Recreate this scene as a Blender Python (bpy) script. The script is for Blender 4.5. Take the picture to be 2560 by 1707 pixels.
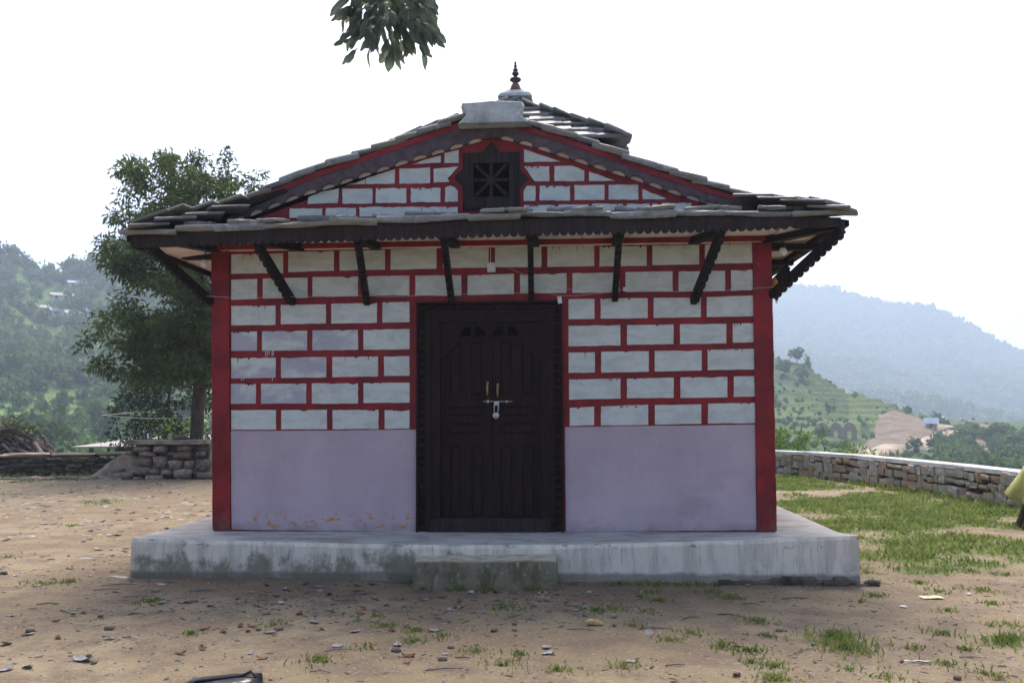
# A small painted village temple on a hazy hilltop yard.  Units: metres.
# World frame: temple front wall in the plane y = 0, plinth top at z = 0, +y goes into the building.
import bpy, math, random
import numpy as np
from mathutils import Vector, Matrix, noise

for o in list(bpy.data.objects):
    bpy.data.objects.remove(o)
SC = bpy.context.scene
COL = SC.collection
rad = math.radians
random.seed(7)
RNG = np.random.default_rng(7)

# ------------------------------------------------------------------ camera
HAZE = 0.00075
EYE = Vector((0.655, -8.4, 1.058))
yaw, pitch, roll = rad(3.316), rad(4.485), rad(0.33)
fwd0 = Vector((-math.sin(yaw), math.cos(yaw), 0))
fwd = fwd0 * math.cos(pitch) + Vector((0, 0, 1)) * math.sin(pitch)
rt = Vector((math.cos(yaw), math.sin(yaw), 0))
upv = rt.cross(fwd)
rt2 = rt * math.cos(roll) - upv * math.sin(roll)
up2 = upv * math.cos(roll) + rt * math.sin(roll)
cam = bpy.data.cameras.new('camera')
cam.sensor_width = 36
cam.lens = 32.14
cam.clip_start = 0.05
cam.clip_end = 9000
camo = bpy.data.objects.new('camera', cam)
COL.objects.link(camo)
camo.matrix_world = Matrix(((rt2.x, up2.x, -fwd.x, EYE.x), (rt2.y, up2.y, -fwd.y, EYE.y), (rt2.z, up2.z, -fwd.z, EYE.z), (0, 0, 0, 1)))
SC.camera = camo

# ------------------------------------------------------------------ sky, sun, exposure
SUN_EL, SUN_AZ = rad(56), rad(2)          # hazy sun high behind the temple
world = bpy.data.worlds.new("World")
SC.world = world
world.use_nodes = True
wt = world.node_tree
wt.nodes.clear()
sky = wt.nodes.new('ShaderNodeTexSky')
sky.sky_type = 'NISHITA'
sky.sun_disc = False
sky.sun_elevation = SUN_EL
sky.sun_rotation = SUN_AZ
sky.air_density = 0.55
sky.dust_density = 7.0
sky.ozone_density = 0.6
sky.altitude = 900
bg = wt.nodes.new('ShaderNodeBackground')
bg.inputs['Strength'].default_value = 0.15
wo = wt.nodes.new('ShaderNodeOutputWorld')
wt.links.new(sky.outputs[0], bg.inputs[0])
wt.links.new(bg.outputs[0], wo.inputs[0])
sun = bpy.data.lights.new('sun', 'SUN')
sun.energy = 1.9
sun.angle = rad(24)
sun.color = (1.0, 0.93, 0.82)
suno = bpy.data.objects.new('sun', sun)
COL.objects.link(suno)
sd = Vector((math.sin(SUN_AZ) * math.cos(SUN_EL), math.cos(SUN_AZ) * math.cos(SUN_EL), math.sin(SUN_EL)))
suno.location = sd * 60
suno.rotation_euler = sd.to_track_quat('Z', 'Y').to_euler()
SC.view_settings.view_transform = 'Standard'
SC.view_settings.look = 'None'
SC.view_settings.exposure = 1.3
SC.view_settings.gamma = 1
SC.view_settings.use_curve_mapping = False
SC.cycles.volume_bounces = 1
SC.cycles.max_bounces = 6
SC.cycles.diffuse_bounces = 3

# ------------------------------------------------------------------ helpers: meshes
def mesh(name, verts, faces, mats=None, smooth=False, fm=None):
    me = bpy.data.meshes.new(name)
    me.from_pydata([tuple(v) for v in verts], [], [tuple(f) for f in faces])
    if mats is not None:
        for m in (mats if isinstance(mats, (list, tuple)) else [mats]):
            me.materials.append(m)
    if fm is not None:
        me.polygons.foreach_set('material_index', fm)
    if smooth:
        me.polygons.foreach_set('use_smooth', [True] * len(me.polygons))
    me.update()
    return me

def npmesh(name, V, Fc, mat, smooth=False):
    """V (n,3) array, Fc (m,k) int array with one face size k."""
    me = bpy.data.meshes.new(name)
    V = np.asarray(V, dtype=np.float32)
    Fc = np.asarray(Fc, dtype=np.int32)
    k = Fc.shape[1]
    me.vertices.add(len(V))
    me.vertices.foreach_set('co', V.ravel())
    me.loops.add(Fc.size)
    me.loops.foreach_set('vertex_index', Fc.ravel())
    me.polygons.add(len(Fc))
    me.polygons.foreach_set('loop_start', np.arange(0, Fc.size, k, dtype=np.int32))
    me.polygons.foreach_set('loop_total', np.full(len(Fc), k, dtype=np.int32))
    if smooth:
        me.polygons.foreach_set('use_smooth', np.ones(len(Fc), dtype=bool))
    me.materials.append(mat)
    me.update(calc_edges=True)
    me.validate()
    return me

def link(name, data, parent=None, loc=(0, 0, 0), rot=None, mw=None):
    o = bpy.data.objects.new(name, data)
    COL.objects.link(o)
    o.location = loc
    if rot is not None:
        o.rotation_euler = rot
    if mw is not None:
        o.matrix_basis = mw
    if parent is not None:
        o.parent = parent
    return o

def tag(o, label=None, cat=None, group=None, kind=None):
    if label:
        o['label'] = label
    if cat:
        o['category'] = cat
    if group:
        o['group'] = group
    if kind:
        o['kind'] = kind
    return o

def empty(name, loc, label, cat, group=None, rot=None):
    o = link(name, None, None, loc, rot)
    o.empty_display_size = 0.2
    return tag(o, label, cat, group)

class B:
    """Collects shapes; build() links them as one mesh object."""
    def __init__(s):
        s.v, s.f, s.m = [], [], []
    def add(s, vs, fs, mi=0):
        n = len(s.v)
        s.v += [tuple(v) for v in vs]
        s.f += [tuple(i + n for i in f) for f in fs]
        s.m += [mi] * len(fs)
        return s
    def box(s, x0, x1, y0, y1, z0, z1, mi=0, bev=0.0):
        if bev:
            b = bev
            out = [(x0 + b, y0 + b), (x1 - b, y0 + b), (x1 - b, y1 - b), (x0 + b, y1 - b)]
            mid = [(x0, y0), (x1, y0), (x1, y1), (x0, y1)]
            rings = [[(x, y, z0) for x, y in out], [(x, y, z0 + b) for x, y in mid], [(x, y, z1 - b) for x, y in mid], [(x, y, z1) for x, y in out]]
            return s.rings(rings, mi)
        vs = [(x0, y0, z0), (x1, y0, z0), (x1, y1, z0), (x0, y1, z0), (x0, y0, z1), (x1, y0, z1), (x1, y1, z1), (x0, y1, z1)]
        return s.add(vs, [(0, 3, 2, 1), (4, 5, 6, 7), (0, 1, 5, 4), (1, 2, 6, 5), (2, 3, 7, 6), (3, 0, 4, 7)], mi)
    def rings(s, R, mi=0, caps=True):
        n = len(R[0])
        vs = [p for r in R for p in r]
        fs = []
        for k in range(len(R) - 1):
            for i in range(n):
                j = (i + 1) % n
                fs.append((k * n + i, k * n + j, (k + 1) * n + j, (k + 1) * n + i))
        if caps:
            fs.append(tuple(reversed(range(n))))
            fs.append(tuple(range((len(R) - 1) * n, len(R) * n)))
        return s.add(vs, fs, mi)
    def tube(s, pts, r, n=6, mi=0):
        pts = [Vector(p) for p in pts]
        rs = r if isinstance(r, (list, tuple)) else [r] * len(pts)
        R = []
        t0 = None
        for i, p in enumerate(pts):
            t = (pts[min(i + 1, len(pts) - 1)] - pts[max(i - 1, 0)]).normalized()
            if t0 is None:
                a = t.cross(Vector((0, 0, 1)))
                if a.length < 1e-3:
                    a = t.cross(Vector((1, 0, 0)))
                a.normalize()
            else:
                a = (a - t * a.dot(t)).normalized()
            t0 = t
            b = t.cross(a)
            R.append([p + (a * math.cos(2 * math.pi * k / n) + b * math.sin(2 * math.pi * k / n)) * rs[i] for k in range(n)])
        return s.rings(R, mi)
    def lathe(s, prof, n=16, c=(0, 0, 0), mi=0):
        return s.rings([[(c[0] + r * math.cos(2 * math.pi * k / n), c[1] + r * math.sin(2 * math.pi * k / n), c[2] + z) for k in range(n)] for r, z in prof], mi)
    def prism_y(s, poly, y0, y1, mi=0):
        """poly = (x, z) outline, counter-clockwise seen from -y; y0 < y1."""
        n = len(poly)
        vs = [(x, y0, z) for x, z in poly] + [(x, y1, z) for x, z in poly]
        fs = [tuple(range(n)), tuple(reversed(range(n, 2 * n)))]
        for i in range(n):
            j = (i + 1) % n
            fs.append((i, i + n, j + n, j))
        return s.add(vs, fs, mi)
    def build(s, name, mat, parent=None, smooth=False, loc=(0, 0, 0)):
        me = mesh(name, s.v, s.f, mat, smooth, s.m if isinstance(mat, (list, tuple)) else None)
        return link(name, me, parent, loc)

def bump2(x, y, sc, seed=0.0, octv=3):
    v, a, f = 0.0, 1.0, sc
    for _ in range(octv):
        v += a * noise.noise((x * f, y * f, seed))
        a *= 0.5
        f *= 2.1
    return v

def smooth01(t):
    t = np.clip(t, 0, 1)
    return t * t * (3 - 2 * t)

# ------------------------------------------------------------------ helpers: materials
class NT:
    def __init__(s, name, rough=0.8, spec=0.3):
        s.m = bpy.data.materials.new(name)
        s.m.use_nodes = True
        s.t = s.m.node_tree
        s.t.nodes.clear()
        s.out = s.t.nodes.new('ShaderNodeOutputMaterial')
        s.b = s.t.nodes.new('ShaderNodeBsdfPrincipled')
        s.b.inputs['Roughness'].default_value = rough
        s.b.inputs['Specular IOR Level'].default_value = spec
        s.t.links.new(s.b.outputs[0], s.out.inputs[0])
        s.tc = s.t.nodes.new('ShaderNodeTexCoord')
        s.oi = s.t.nodes.new('ShaderNodeObjectInfo')
    def set(s, sock, v):
        if isinstance(v, bpy.types.NodeSocket):
            s.t.links.new(v, sock)
        elif isinstance(v, (tuple, list)) and len(v) == 3 and sock.type == 'RGBA':
            sock.default_value = (*v, 1)
        else:
            sock.default_value = v
    def world_pos(s):
        return s.t.nodes.new('ShaderNodeNewGeometry').outputs['Position']
    def coord(s, kind='Object', scale=(1, 1, 1), rnd=False):
        src = s.world_pos() if kind == 'World' else s.tc.outputs[kind]
        mp = s.t.nodes.new('ShaderNodeMapping')
        mp.inputs['Scale'].default_value = scale
        s.t.links.new(src, mp.inputs[0])
        if rnd:
            c = s.t.nodes.new('ShaderNodeVectorMath')
            c.operation = 'ADD'
            s.t.links.new(mp.outputs[0], c.inputs[0])
            q = s.math('MULTIPLY', s.oi.outputs['Random'], 57.0)
            s.t.links.new(q, c.inputs[1])
            return c.outputs[0]
        return mp.outputs[0]
    def noise(s, scale, detail=4, rough=0.55, co=None, dist=0.0):
        n = s.t.nodes.new('ShaderNodeTexNoise')
        n.inputs['Scale'].default_value = scale
        n.inputs['Detail'].default_value = detail
        n.inputs['Roughness'].default_value = rough
        n.inputs['Distortion'].default_value = dist
        s.t.links.new(co if co is not None else s.coord(), n.inputs['Vector'])
        return n.outputs['Fac']
    def voro(s, scale, co=None, feat='F1'):
        n = s.t.nodes.new('ShaderNodeTexVoronoi')
        n.inputs['Scale'].default_value = scale
        n.feature = feat
        s.t.links.new(co if co is not None else s.coord(), n.inputs['Vector'])
        return n.outputs['Distance']
    def ramp(s, fac, a, b, lo=0.0, hi=1.0):
        n = s.t.nodes.new('ShaderNodeMapRange')
        n.interpolation_type = 'SMOOTHSTEP'
        for k, v in (('From Min', a), ('From Max', b), ('To Min', lo), ('To Max', hi)):
            s.set(n.inputs[k], v)
        s.set(n.inputs['Value'], fac)
        return n.outputs[0]
    def math(s, op, a, b=0.0):
        n = s.t.nodes.new('ShaderNodeMath')
        n.operation = op
        s.set(n.inputs[0], a)
        s.set(n.inputs[1], b)
        return n.outputs[0]
    def mul(s, a, b):
        return s.math('MULTIPLY', a, b)
    def mix(s, fac, a, b):
        n = s.t.nodes.new('ShaderNodeMix')
        n.data_type = 'RGBA'
        s.set(n.inputs[0], fac)
        s.set(n.inputs[6], a)
        s.set(n.inputs[7], b)
        return n.outputs[2]
    def xyz(s, kind='Object'):
        n = s.t.nodes.new('ShaderNodeSeparateXYZ')
        s.t.links.new(s.world_pos() if kind == 'World' else s.tc.outputs[kind], n.inputs[0])
        return n.outputs
    def attr(s, name):
        n = s.t.nodes.new('ShaderNodeAttribute')
        n.attribute_name = name
        return n.outputs['Fac']
    def col(s, c):
        s.set(s.b.inputs['Base Color'], c)
        return s
    def bump(s, h, strength=0.3, dist=0.01):
        n = s.t.nodes.new('ShaderNodeBump')
        n.inputs['Strength'].default_value = strength
        n.inputs['Distance'].default_value = dist
        s.t.links.new(h, n.inputs['Height'])
        s.t.links.new(n.outputs[0], s.b.inputs['Normal'])
        return s

def simple(name, c, rough=0.8, var=0.35, scale=8.0, bump=0.2, dist=0.005, rnd=True, spec=0.3, metal=0.0, kind='Object'):
    m = NT(name, rough, spec)
    co = m.coord(kind, rnd=rnd)
    n = m.noise(scale, 5, 0.6, co)
    dark = tuple(x * (1 - var) for x in c)
    lite = tuple(min(1, x * (1 + var * 0.7)) for x in c)
    colr = m.mix(m.ramp(n, 0.3, 0.7), dark, lite)
    if rnd:
        k = m.ramp(m.oi.outputs['Random'], 0, 1, 1 - var * 0.6, 1 + var * 0.6)
        mm = m.t.nodes.new('ShaderNodeVectorMath')
        mm.operation = 'SCALE'
        m.t.links.new(colr, mm.inputs[0])
        m.t.links.new(k, mm.inputs['Scale'])
        colr = mm.outputs[0]
    m.col(colr)
    m.b.inputs['Metallic'].default_value = metal
    if bump:
        m.bump(m.noise(scale * 5, 4, 0.6, co), bump, dist)
    return m.m

def leaf_mat(name, c, c2, trans=0.35, rough=0.5, scale=1.2):
    m = NT(name, rough, 0.3)
    n = m.noise(scale, 3, 0.6, m.coord('World'))
    n2 = m.noise(scale * 9, 2, 0.6, m.coord('World'))
    cc = m.mix(m.ramp(m.math('ADD', m.mul(n, 0.6), m.mul(n2, 0.4)), 0.35, 0.65), c, c2)
    m.col(cc)
    tr = m.t.nodes.new('ShaderNodeBsdfTranslucent')
    m.t.links.new(cc, tr.inputs[0])
    mx = m.t.nodes.new('ShaderNodeMixShader')
    mx.inputs[0].default_value = trans
    m.t.links.new(m.b.outputs[0], mx.inputs[1])
    m.t.links.new(tr.outputs[0], mx.inputs[2])
    m.t.links.new(mx.outputs[0], m.out.inputs[0])
    return m.m

M = {}
# red oil paint over plaster
m = NT('red_paint', 0.55, 0.35)
n = m.noise(3.0, 6, 0.65, m.coord('World'))
n2 = m.noise(26, 3, 0.6, m.coord('World', (1, 1, 0.25)))
c = m.mix(m.ramp(n, 0.35, 0.68), (0.15, 0.006, 0.009), (0.285, 0.012, 0.017))
c = m.mix(m.ramp(n2, 0.62, 0.8, 0, 0.5), c, (0.34, 0.03, 0.035))
X = m.xyz('World')
c = m.mix(m.mul(m.ramp(X[2], 0.30, 0.0), m.ramp(m.noise(9, 5, 0.7, m.coord('World', (1, 1, 0.6))), 0.42, 0.66, 0, 0.7)), c, (0.15, 0.075, 0.06))
c = m.mix(m.ramp(m.noise(7, 5, 0.75, m.coord('World', (1, 1, 0.5))), 0.655, 0.69, 0, 0.6), c, (0.33, 0.13, 0.12))
m.col(c).bump(m.noise(45, 4, 0.6, m.coord('World')), 0.18, 0.004)
M['red'] = m.m

def white_paint(name, lav):
    m = NT(name, 0.75, 0.25)
    co = m.coord('World', rnd=True)
    n = m.noise(4.5, 6, 0.7, m.coord('World', (1, 1, 2.2), True), 0.6)
    n2 = m.noise(22, 4, 0.7, co)
    c = m.mix(m.ramp(n, 0.40, 0.66), (0.61, 0.645, 0.60), (0.49, 0.515, 0.48))
    c = m.mix(m.ramp(n2, 0.54, 0.74, 0, 0.5), c, (0.37, 0.39, 0.37))
    c = m.mix(m.ramp(m.noise(70, 2, 0.5, co), 0.73, 0.78, 0, 0.7), c, (0.10, 0.09, 0.09))
    if lav:
        g = m.ramp(m.noise(2.3, 5, 0.6, m.coord('World', (1, 1, 2.0), True), 0.2), 0.47, 0.58)
        c = m.mix(m.mul(g, 0.62), c, (0.36, 0.315, 0.415))
    m.col(c).bump(m.math('ADD', m.noise(38, 4, 0.65, co), m.mul(n, 1.2)), 0.45, 0.005)
    return m.m
M['white'] = white_paint('white_paint', False)
M['white_lav'] = white_paint('lavender_smeared_white_paint', True)

m = NT('lavender_dado_paint', 0.7, 0.3)
n = m.noise(1.6, 5, 0.6, m.coord('World'))
c = m.mix(m.ramp(n, 0.35, 0.7), (0.44, 0.352, 0.395), (0.515, 0.415, 0.46))
X = m.xyz('World')
low = m.ramp(X[2], 0.10, 0.0)
c = m.mix(m.mul(low, m.ramp(m.noise(4, 4, 0.6, m.coord('World')), 0.35, 0.65, 0, 0.7)), c, (0.27, 0.225, 0.22))
brush = m.noise(5, 5, 0.7, m.coord('World', (6, 1, 0.7)))
c = m.mix(m.ramp(brush, 0.50, 0.72, 0, 0.35), c, (0.37, 0.315, 0.37))
c = m.mix(m.ramp(m.noise(0.9, 6, 0.7, m.coord('World', (1, 1, 1.4))), 0.54, 0.72, 0, 0.55), c, (0.33, 0.275, 0.30))
band = m.mul(m.ramp(X[2], 0.19, 0.11), m.ramp(X[2], 0.005, 0.03))
band = m.mul(band, m.mul(m.ramp(X[0], -2.42, -2.2), m.ramp(X[0], -0.70, -0.76)))
ns = m.noise(11, 5, 0.72, m.coord('World', (1, 1, 1.6)), 0.5)
c = m.mix(m.mul(band, m.ramp(ns, 0.545, 0.60)), c, (0.50, 0.24, 0.035))
crack = m.noise(2.2, 4, 0.6, m.coord('World', (0.6, 1, 3)))
crack = m.ramp(m.math('ABSOLUTE', m.math('SUBTRACT', crack, 0.5)), 0.0035, 0.0, 0, 0.35)
c = m.mix(crack, c, (0.28, 0.20, 0.19))
spot = m.ramp(m.noise(6, 4, 0.7, m.coord('World', (1, 1, 1))), 0.735, 0.76, 0, 0.8)
c = m.mix(spot, c, (0.50, 0.30, 0.12))
m.col(c).bump(m.noise(30, 4, 0.6, m.coord('World')), 0.10, 0.003)
M['lav'] = m.m

# whitewashed, weather-streaked concrete
m = NT('whitewashed_concrete', 0.85, 0.25)
X = m.xyz('World')
streak = m.noise(7, 5, 0.65, m.coord('World', (1, 1, 0.16)), 0.3)
blot = m.noise(3.6, 9, 0.74, m.coord('World', (1, 1, 0.8)), 0.35)
c = m.mix(m.ramp(streak, 0.42, 0.64), (0.75, 0.685, 0.575), (0.56, 0.515, 0.43))
fine = m.noise(60, 3, 0.6, m.coord('World', (1, 1, 0.06)))
c = m.mix(m.ramp(fine, 0.57, 0.72, 0, 0.55), c, (0.22, 0.235, 0.235))
left = m.ramp(X[0], 1.6, -0.4)
mossz = m.mul(m.ramp(X[2], -0.02, -0.26), left)
c = m.mix(m.mul(m.ramp(m.math('ADD', blot, m.mul(mossz, 0.22)), 0.57, 0.74), m.mul(left, 0.8)), c, (0.165, 0.15, 0.095))
c = m.mix(m.mul(m.ramp(blot, 0.50, 0.66, 0, 0.5), m.ramp(X[2], 0.0, -0.3)), c, (0.19, 0.19, 0.175))
top = m.ramp(X[2], -0.075, -0.055)
tcol = m.mix(m.ramp(m.noise(3.4, 6, 0.7, m.coord('World', (0.6, 1.6, 1))), 0.4, 0.66), (0.50, 0.48, 0.44), (0.30, 0.28, 0.25))
tcol = m.mix(m.ramp(m.noise(16, 4, 0.7, m.coord('World', (0.5, 1.4, 1))), 0.6, 0.7, 0, 0.6), tcol, (0.17, 0.175, 0.19))
nz = m.t.nodes.new('ShaderNodeSeparateXYZ')
gg = m.t.nodes.new('ShaderNodeNewGeometry')
m.t.links.new(gg.outputs['Normal'], nz.inputs[0])
c = m.mix(m.ramp(nz.outputs[2], 0.5, 0.8), c, tcol)
chip = m.mul(m.ramp(m.noise(5.5, 4, 0.6, m.coord('World', (1, 1, 3))), 0.60, 0.64), m.ramp(X[2], -0.09, -0.03))
c = m.mix(m.mul(chip, m.ramp(nz.outputs[2], 0.7, 0.3)), c, (0.13, 0.115, 0.085))
foot = m.ramp(m.math('ADD', X[2], m.mul(m.math('SUBTRACT', blot, 0.5), 0.12)), -0.265, -0.30)
c = m.mix(m.mul(foot, 0.7), c, (0.155, 0.135, 0.105))
m.col(c).bump(m.math('ADD', m.noise(40, 5, 0.65, m.coord('World')), m.mul(blot, 1.5)), 0.5, 0.008)
M['plinth'] = m.m

m = NT('mossy_concrete', 0.9, 0.2)
blot = m.noise(7, 6, 0.7, m.coord('World', (1, 1, 0.7)))
c = m.mix(m.ramp(blot, 0.38, 0.6), (0.125, 0.115, 0.062), (0.22, 0.195, 0.135))
c = m.mix(m.ramp(m.noise(24, 4, 0.7, m.coord('World', (1, 1, 0.5))), 0.56, 0.72), c, (0.33, 0.33, 0.27))
gg = m.t.nodes.new('ShaderNodeNewGeometry')
nz = m.t.nodes.new('ShaderNodeSeparateXYZ')
m.t.links.new(gg.outputs['Normal'], nz.inputs[0])
tcol = m.mix(m.ramp(m.noise(9, 5, 0.7, m.coord('World')), 0.42, 0.65), (0.54, 0.50, 0.39), (0.36, 0.31, 0.225))
c = m.mix(m.ramp(nz.outputs[2], 0.5, 0.8), c, tcol)
m.col(c).bump(m.noise(35, 5, 0.7, m.coord('World')), 0.6, 0.008)
M['moss'] = m.m

def wood(name, a, b, rough=0.7, axis=(9, 9, 0.8), spec=0.12):
    m = NT(name, rough, spec)
    n = m.noise(5, 6, 0.7, m.coord('World', axis), 0.4)
    c = m.mix(m.ramp(n, 0.3, 0.7), a, b)
    c = m.mix(m.ramp(m.noise(30, 3, 0.6, m.coord('World')), 0.66, 0.8, 0, 0.5), c, tuple(min(1, x * 2.2) for x in b))
    m.col(c).bump(n, 0.3, 0.004)
    return m.m
M['wood'] = wood('dark_door_wood', (0.014, 0.0085, 0.0075), (0.032, 0.0185, 0.016))
M['fascia'] = wood('weathered_black_wood', (0.022, 0.016, 0.0155), (0.050, 0.038, 0.036), 0.85, (6, 6, 0.6))
M['strut'] = wood('black_strut_wood', (0.010, 0.008, 0.008), (0.026, 0.020, 0.019), 0.6)
M['barge'] = wood('purple_grey_wood', (0.070, 0.050, 0.058), (0.135, 0.102, 0.115), 0.85, (3, 3, 3), 0.1)
M['slate'] = simple('grey_roof_slate', (0.17, 0.18, 0.185), 0.7, 0.45, 5.0, 0.5, 0.01)
m = NT('lichen_slate', 0.5, 0.5)
co = m.coord('World', rnd=True)
n = m.noise(6, 6, 0.7, co)
c = m.mix(m.ramp(n, 0.3, 0.6), (0.135, 0.135, 0.13), (0.25, 0.255, 0.255))
c = m.mix(m.ramp(m.noise(14, 5, 0.7, co), 0.52, 0.66), c, (0.32, 0.33, 0.33))
c = m.mix(m.ramp(m.noise(4, 4, 0.7, co), 0.60, 0.72, 0, 0.7), c, (0.20, 0.165, 0.10))
c = m.mix(m.ramp(m.oi.outputs['Random'], 0.60, 0.75, 0, 0.6), c, (0.20, 0.165, 0.105))
c = m.mix(m.ramp(m.oi.outputs['Random'], 0.25, 0.12, 0, 0.6), c, (0.07, 0.07, 0.072))
m.col(c).bump(m.noise(18, 5, 0.7, co), 0.6, 0.012)
M['slate2'] = m.m
M['cream'] = simple('cream_soffit_board', (0.80, 0.73, 0.67), 0.8, 0.15, 6.0, 0.15, rnd=False, kind='World')
M['cap'] = simple('pale_lime_mortar', (0.45, 0.475, 0.48), 0.9, 0.4, 4.0, 0.7, 0.02, rnd=False, kind='World')
M['copper'] = simple('dull_copper', (0.26, 0.13, 0.09), 0.5, 0.4, 9.0, 0.1, rnd=False, metal=0.4)
M['bronze'] = simple('dark_bronze', (0.09, 0.06, 0.055), 0.55, 0.4, 9.0, 0.1, rnd=False, metal=0.3)
M['steel'] = simple('scratched_steel', (0.55, 0.55, 0.53), 0.35, 0.25, 30.0, 0.1, rnd=False, metal=0.8)
M['brass'] = simple('worn_brass', (0.42, 0.30, 0.12), 0.4, 0.3, 30.0, 0.1, rnd=False, metal=0.7)
M['plastic'] = simple('white_plastic', (0.66, 0.68, 0.68), 0.45, 0.12, 9.0, 0.0, rnd=False)
M['black_plastic'] = simple('black_plastic', (0.015, 0.015, 0.017), 0.4, 0.3, 9.0, 0.0, rnd=False)
m = NT('unlit_opening', 1.0, 0.0)
m.col((0.004, 0.0035, 0.0035))
M['void'] = m.m
M['string'] = simple('pale_string', (0.50, 0.46, 0.44), 0.8, 0.3, 20.0, 0.0, rnd=False)
M['orange'] = simple('orange_cloth', (0.55, 0.22, 0.04), 0.8, 0.3, 20.0, 0.3, rnd=False)
m = NT('frosted_bulb', 0.25, 0.5)
m.col((0.78, 0.78, 0.76))
M['bulb'] = m.m
M['stone'] = simple('field_stone', (0.27, 0.215, 0.16), 0.85, 0.5, 4.0, 0.6, 0.02)
M['stone_dark'] = simple('mossy_dark_stone', (0.095, 0.090, 0.065), 0.9, 0.6, 4.0, 0.6, 0.02)
m = NT('dry_wall_stone', 0.85, 0.25)
co = m.coord('Object', rnd=True)
n = m.noise(2.5, 5, 0.65, co)
r = m.oi.outputs['Random']
c = m.mix(m.ramp(r, 0.0, 0.35), (0.33, 0.215, 0.13), (0.34, 0.285, 0.21))
c = m.mix(m.ramp(r, 0.45, 0.9), c, (0.40, 0.38, 0.335))
c = m.mix(m.ramp(n, 0.40, 0.75, 0, 0.8), c, (0.20, 0.17, 0.13))
m.col(c).bump(m.noise(9, 5, 0.7, co), 0.6, 0.03)
M['stone_wall'] = m.m
M['mortar'] = simple('wall_core_rubble', (0.12, 0.10, 0.075), 0.95, 0.5, 7.0, 0.8, 0.03, rnd=False, kind='World')
M['concrete'] = simple('pale_concrete_coping', (0.56, 0.55, 0.53), 0.85, 0.25, 3.0, 0.4, 0.01, rnd=False, kind='World')
M['earth'] = simple('dug_earth', (0.30, 0.22, 0.15), 0.95, 0.4, 5.0, 0.9, 0.05, rnd=False, kind='World')
M['bark'] = wood('grey_brown_bark', (0.045, 0.035, 0.027), (0.115, 0.095, 0.075), 0.9, (4, 4, 1.2), 0.1)
M['stick'] = simple('dry_branch', (0.165, 0.135, 0.12), 0.9, 0.5, 6.0, 0.4)
M['tin'] = simple('pale_tin_sheet', (0.33, 0.30, 0.27), 0.6, 0.15, 2.0, 0.1, rnd=False)
M['green_wall'] = simple('green_painted_board', (0.012, 0.085, 0.05), 0.6, 0.2, 4.0, 0.1, rnd=False)
M['leaf_big'] = leaf_mat('glossy_overhead_leaf', (0.075, 0.100, 0.072), (0.120, 0.150, 0.105), 0.55, 0.4, 3.0)  # greens paled beyond real leaves: lens veil put into the colour
M['leaf_tree'] = leaf_mat('dark_tree_leaf', (0.038, 0.068, 0.024), (0.125, 0.165, 0.048), 0.5, 0.5, 0.8)
M['leaf_shrub'] = leaf_mat('grey_green_leaf', (0.026, 0.048, 0.026), (0.050, 0.080, 0.038), 0.3, 0.6, 1.5)
M['leaf_bright'] = leaf_mat('bright_green_leaf', (0.085, 0.165, 0.025), (0.16, 0.26, 0.05), 0.45, 0.5, 1.5)
M['leaf_hill'] = leaf_mat('hill_tree_leaf', (0.048, 0.092, 0.028), (0.115, 0.180, 0.050), 0.45, 0.7, 0.03)
M['leaf_cut'] = leaf_mat('cut_branch_leaf', (0.050, 0.075, 0.025), (0.11, 0.14, 0.05), 0.35, 0.6, 2.0)
M['grass'] = leaf_mat('yard_grass_blade', (0.105, 0.175, 0.030), (0.255, 0.285, 0.085), 0.5, 0.6, 2.6)
M['leaf_grey'] = simple('dry_grey_leaf', (0.33, 0.315, 0.32), 0.6, 0.3, 14.0, 0.4, 0.004)
M['leaf_brown'] = simple('dry_brown_leaf', (0.21, 0.085, 0.035), 0.7, 0.5, 14.0, 0.4, 0.004)
M['leaf_green_dead'] = simple('wilted_green_leaf', (0.045, 0.065, 0.03), 0.6, 0.4, 14.0, 0.4, 0.004)
M['pebble'] = simple('pebble_grit', (0.25, 0.22, 0.185), 0.9, 0.6, 3.0, 0.0, rnd=False, kind='World')
M['grit_dark'] = simple('dark_grit', (0.055, 0.045, 0.036), 0.9, 0.6, 3.0, 0.0, rnd=False, kind='World')

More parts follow.
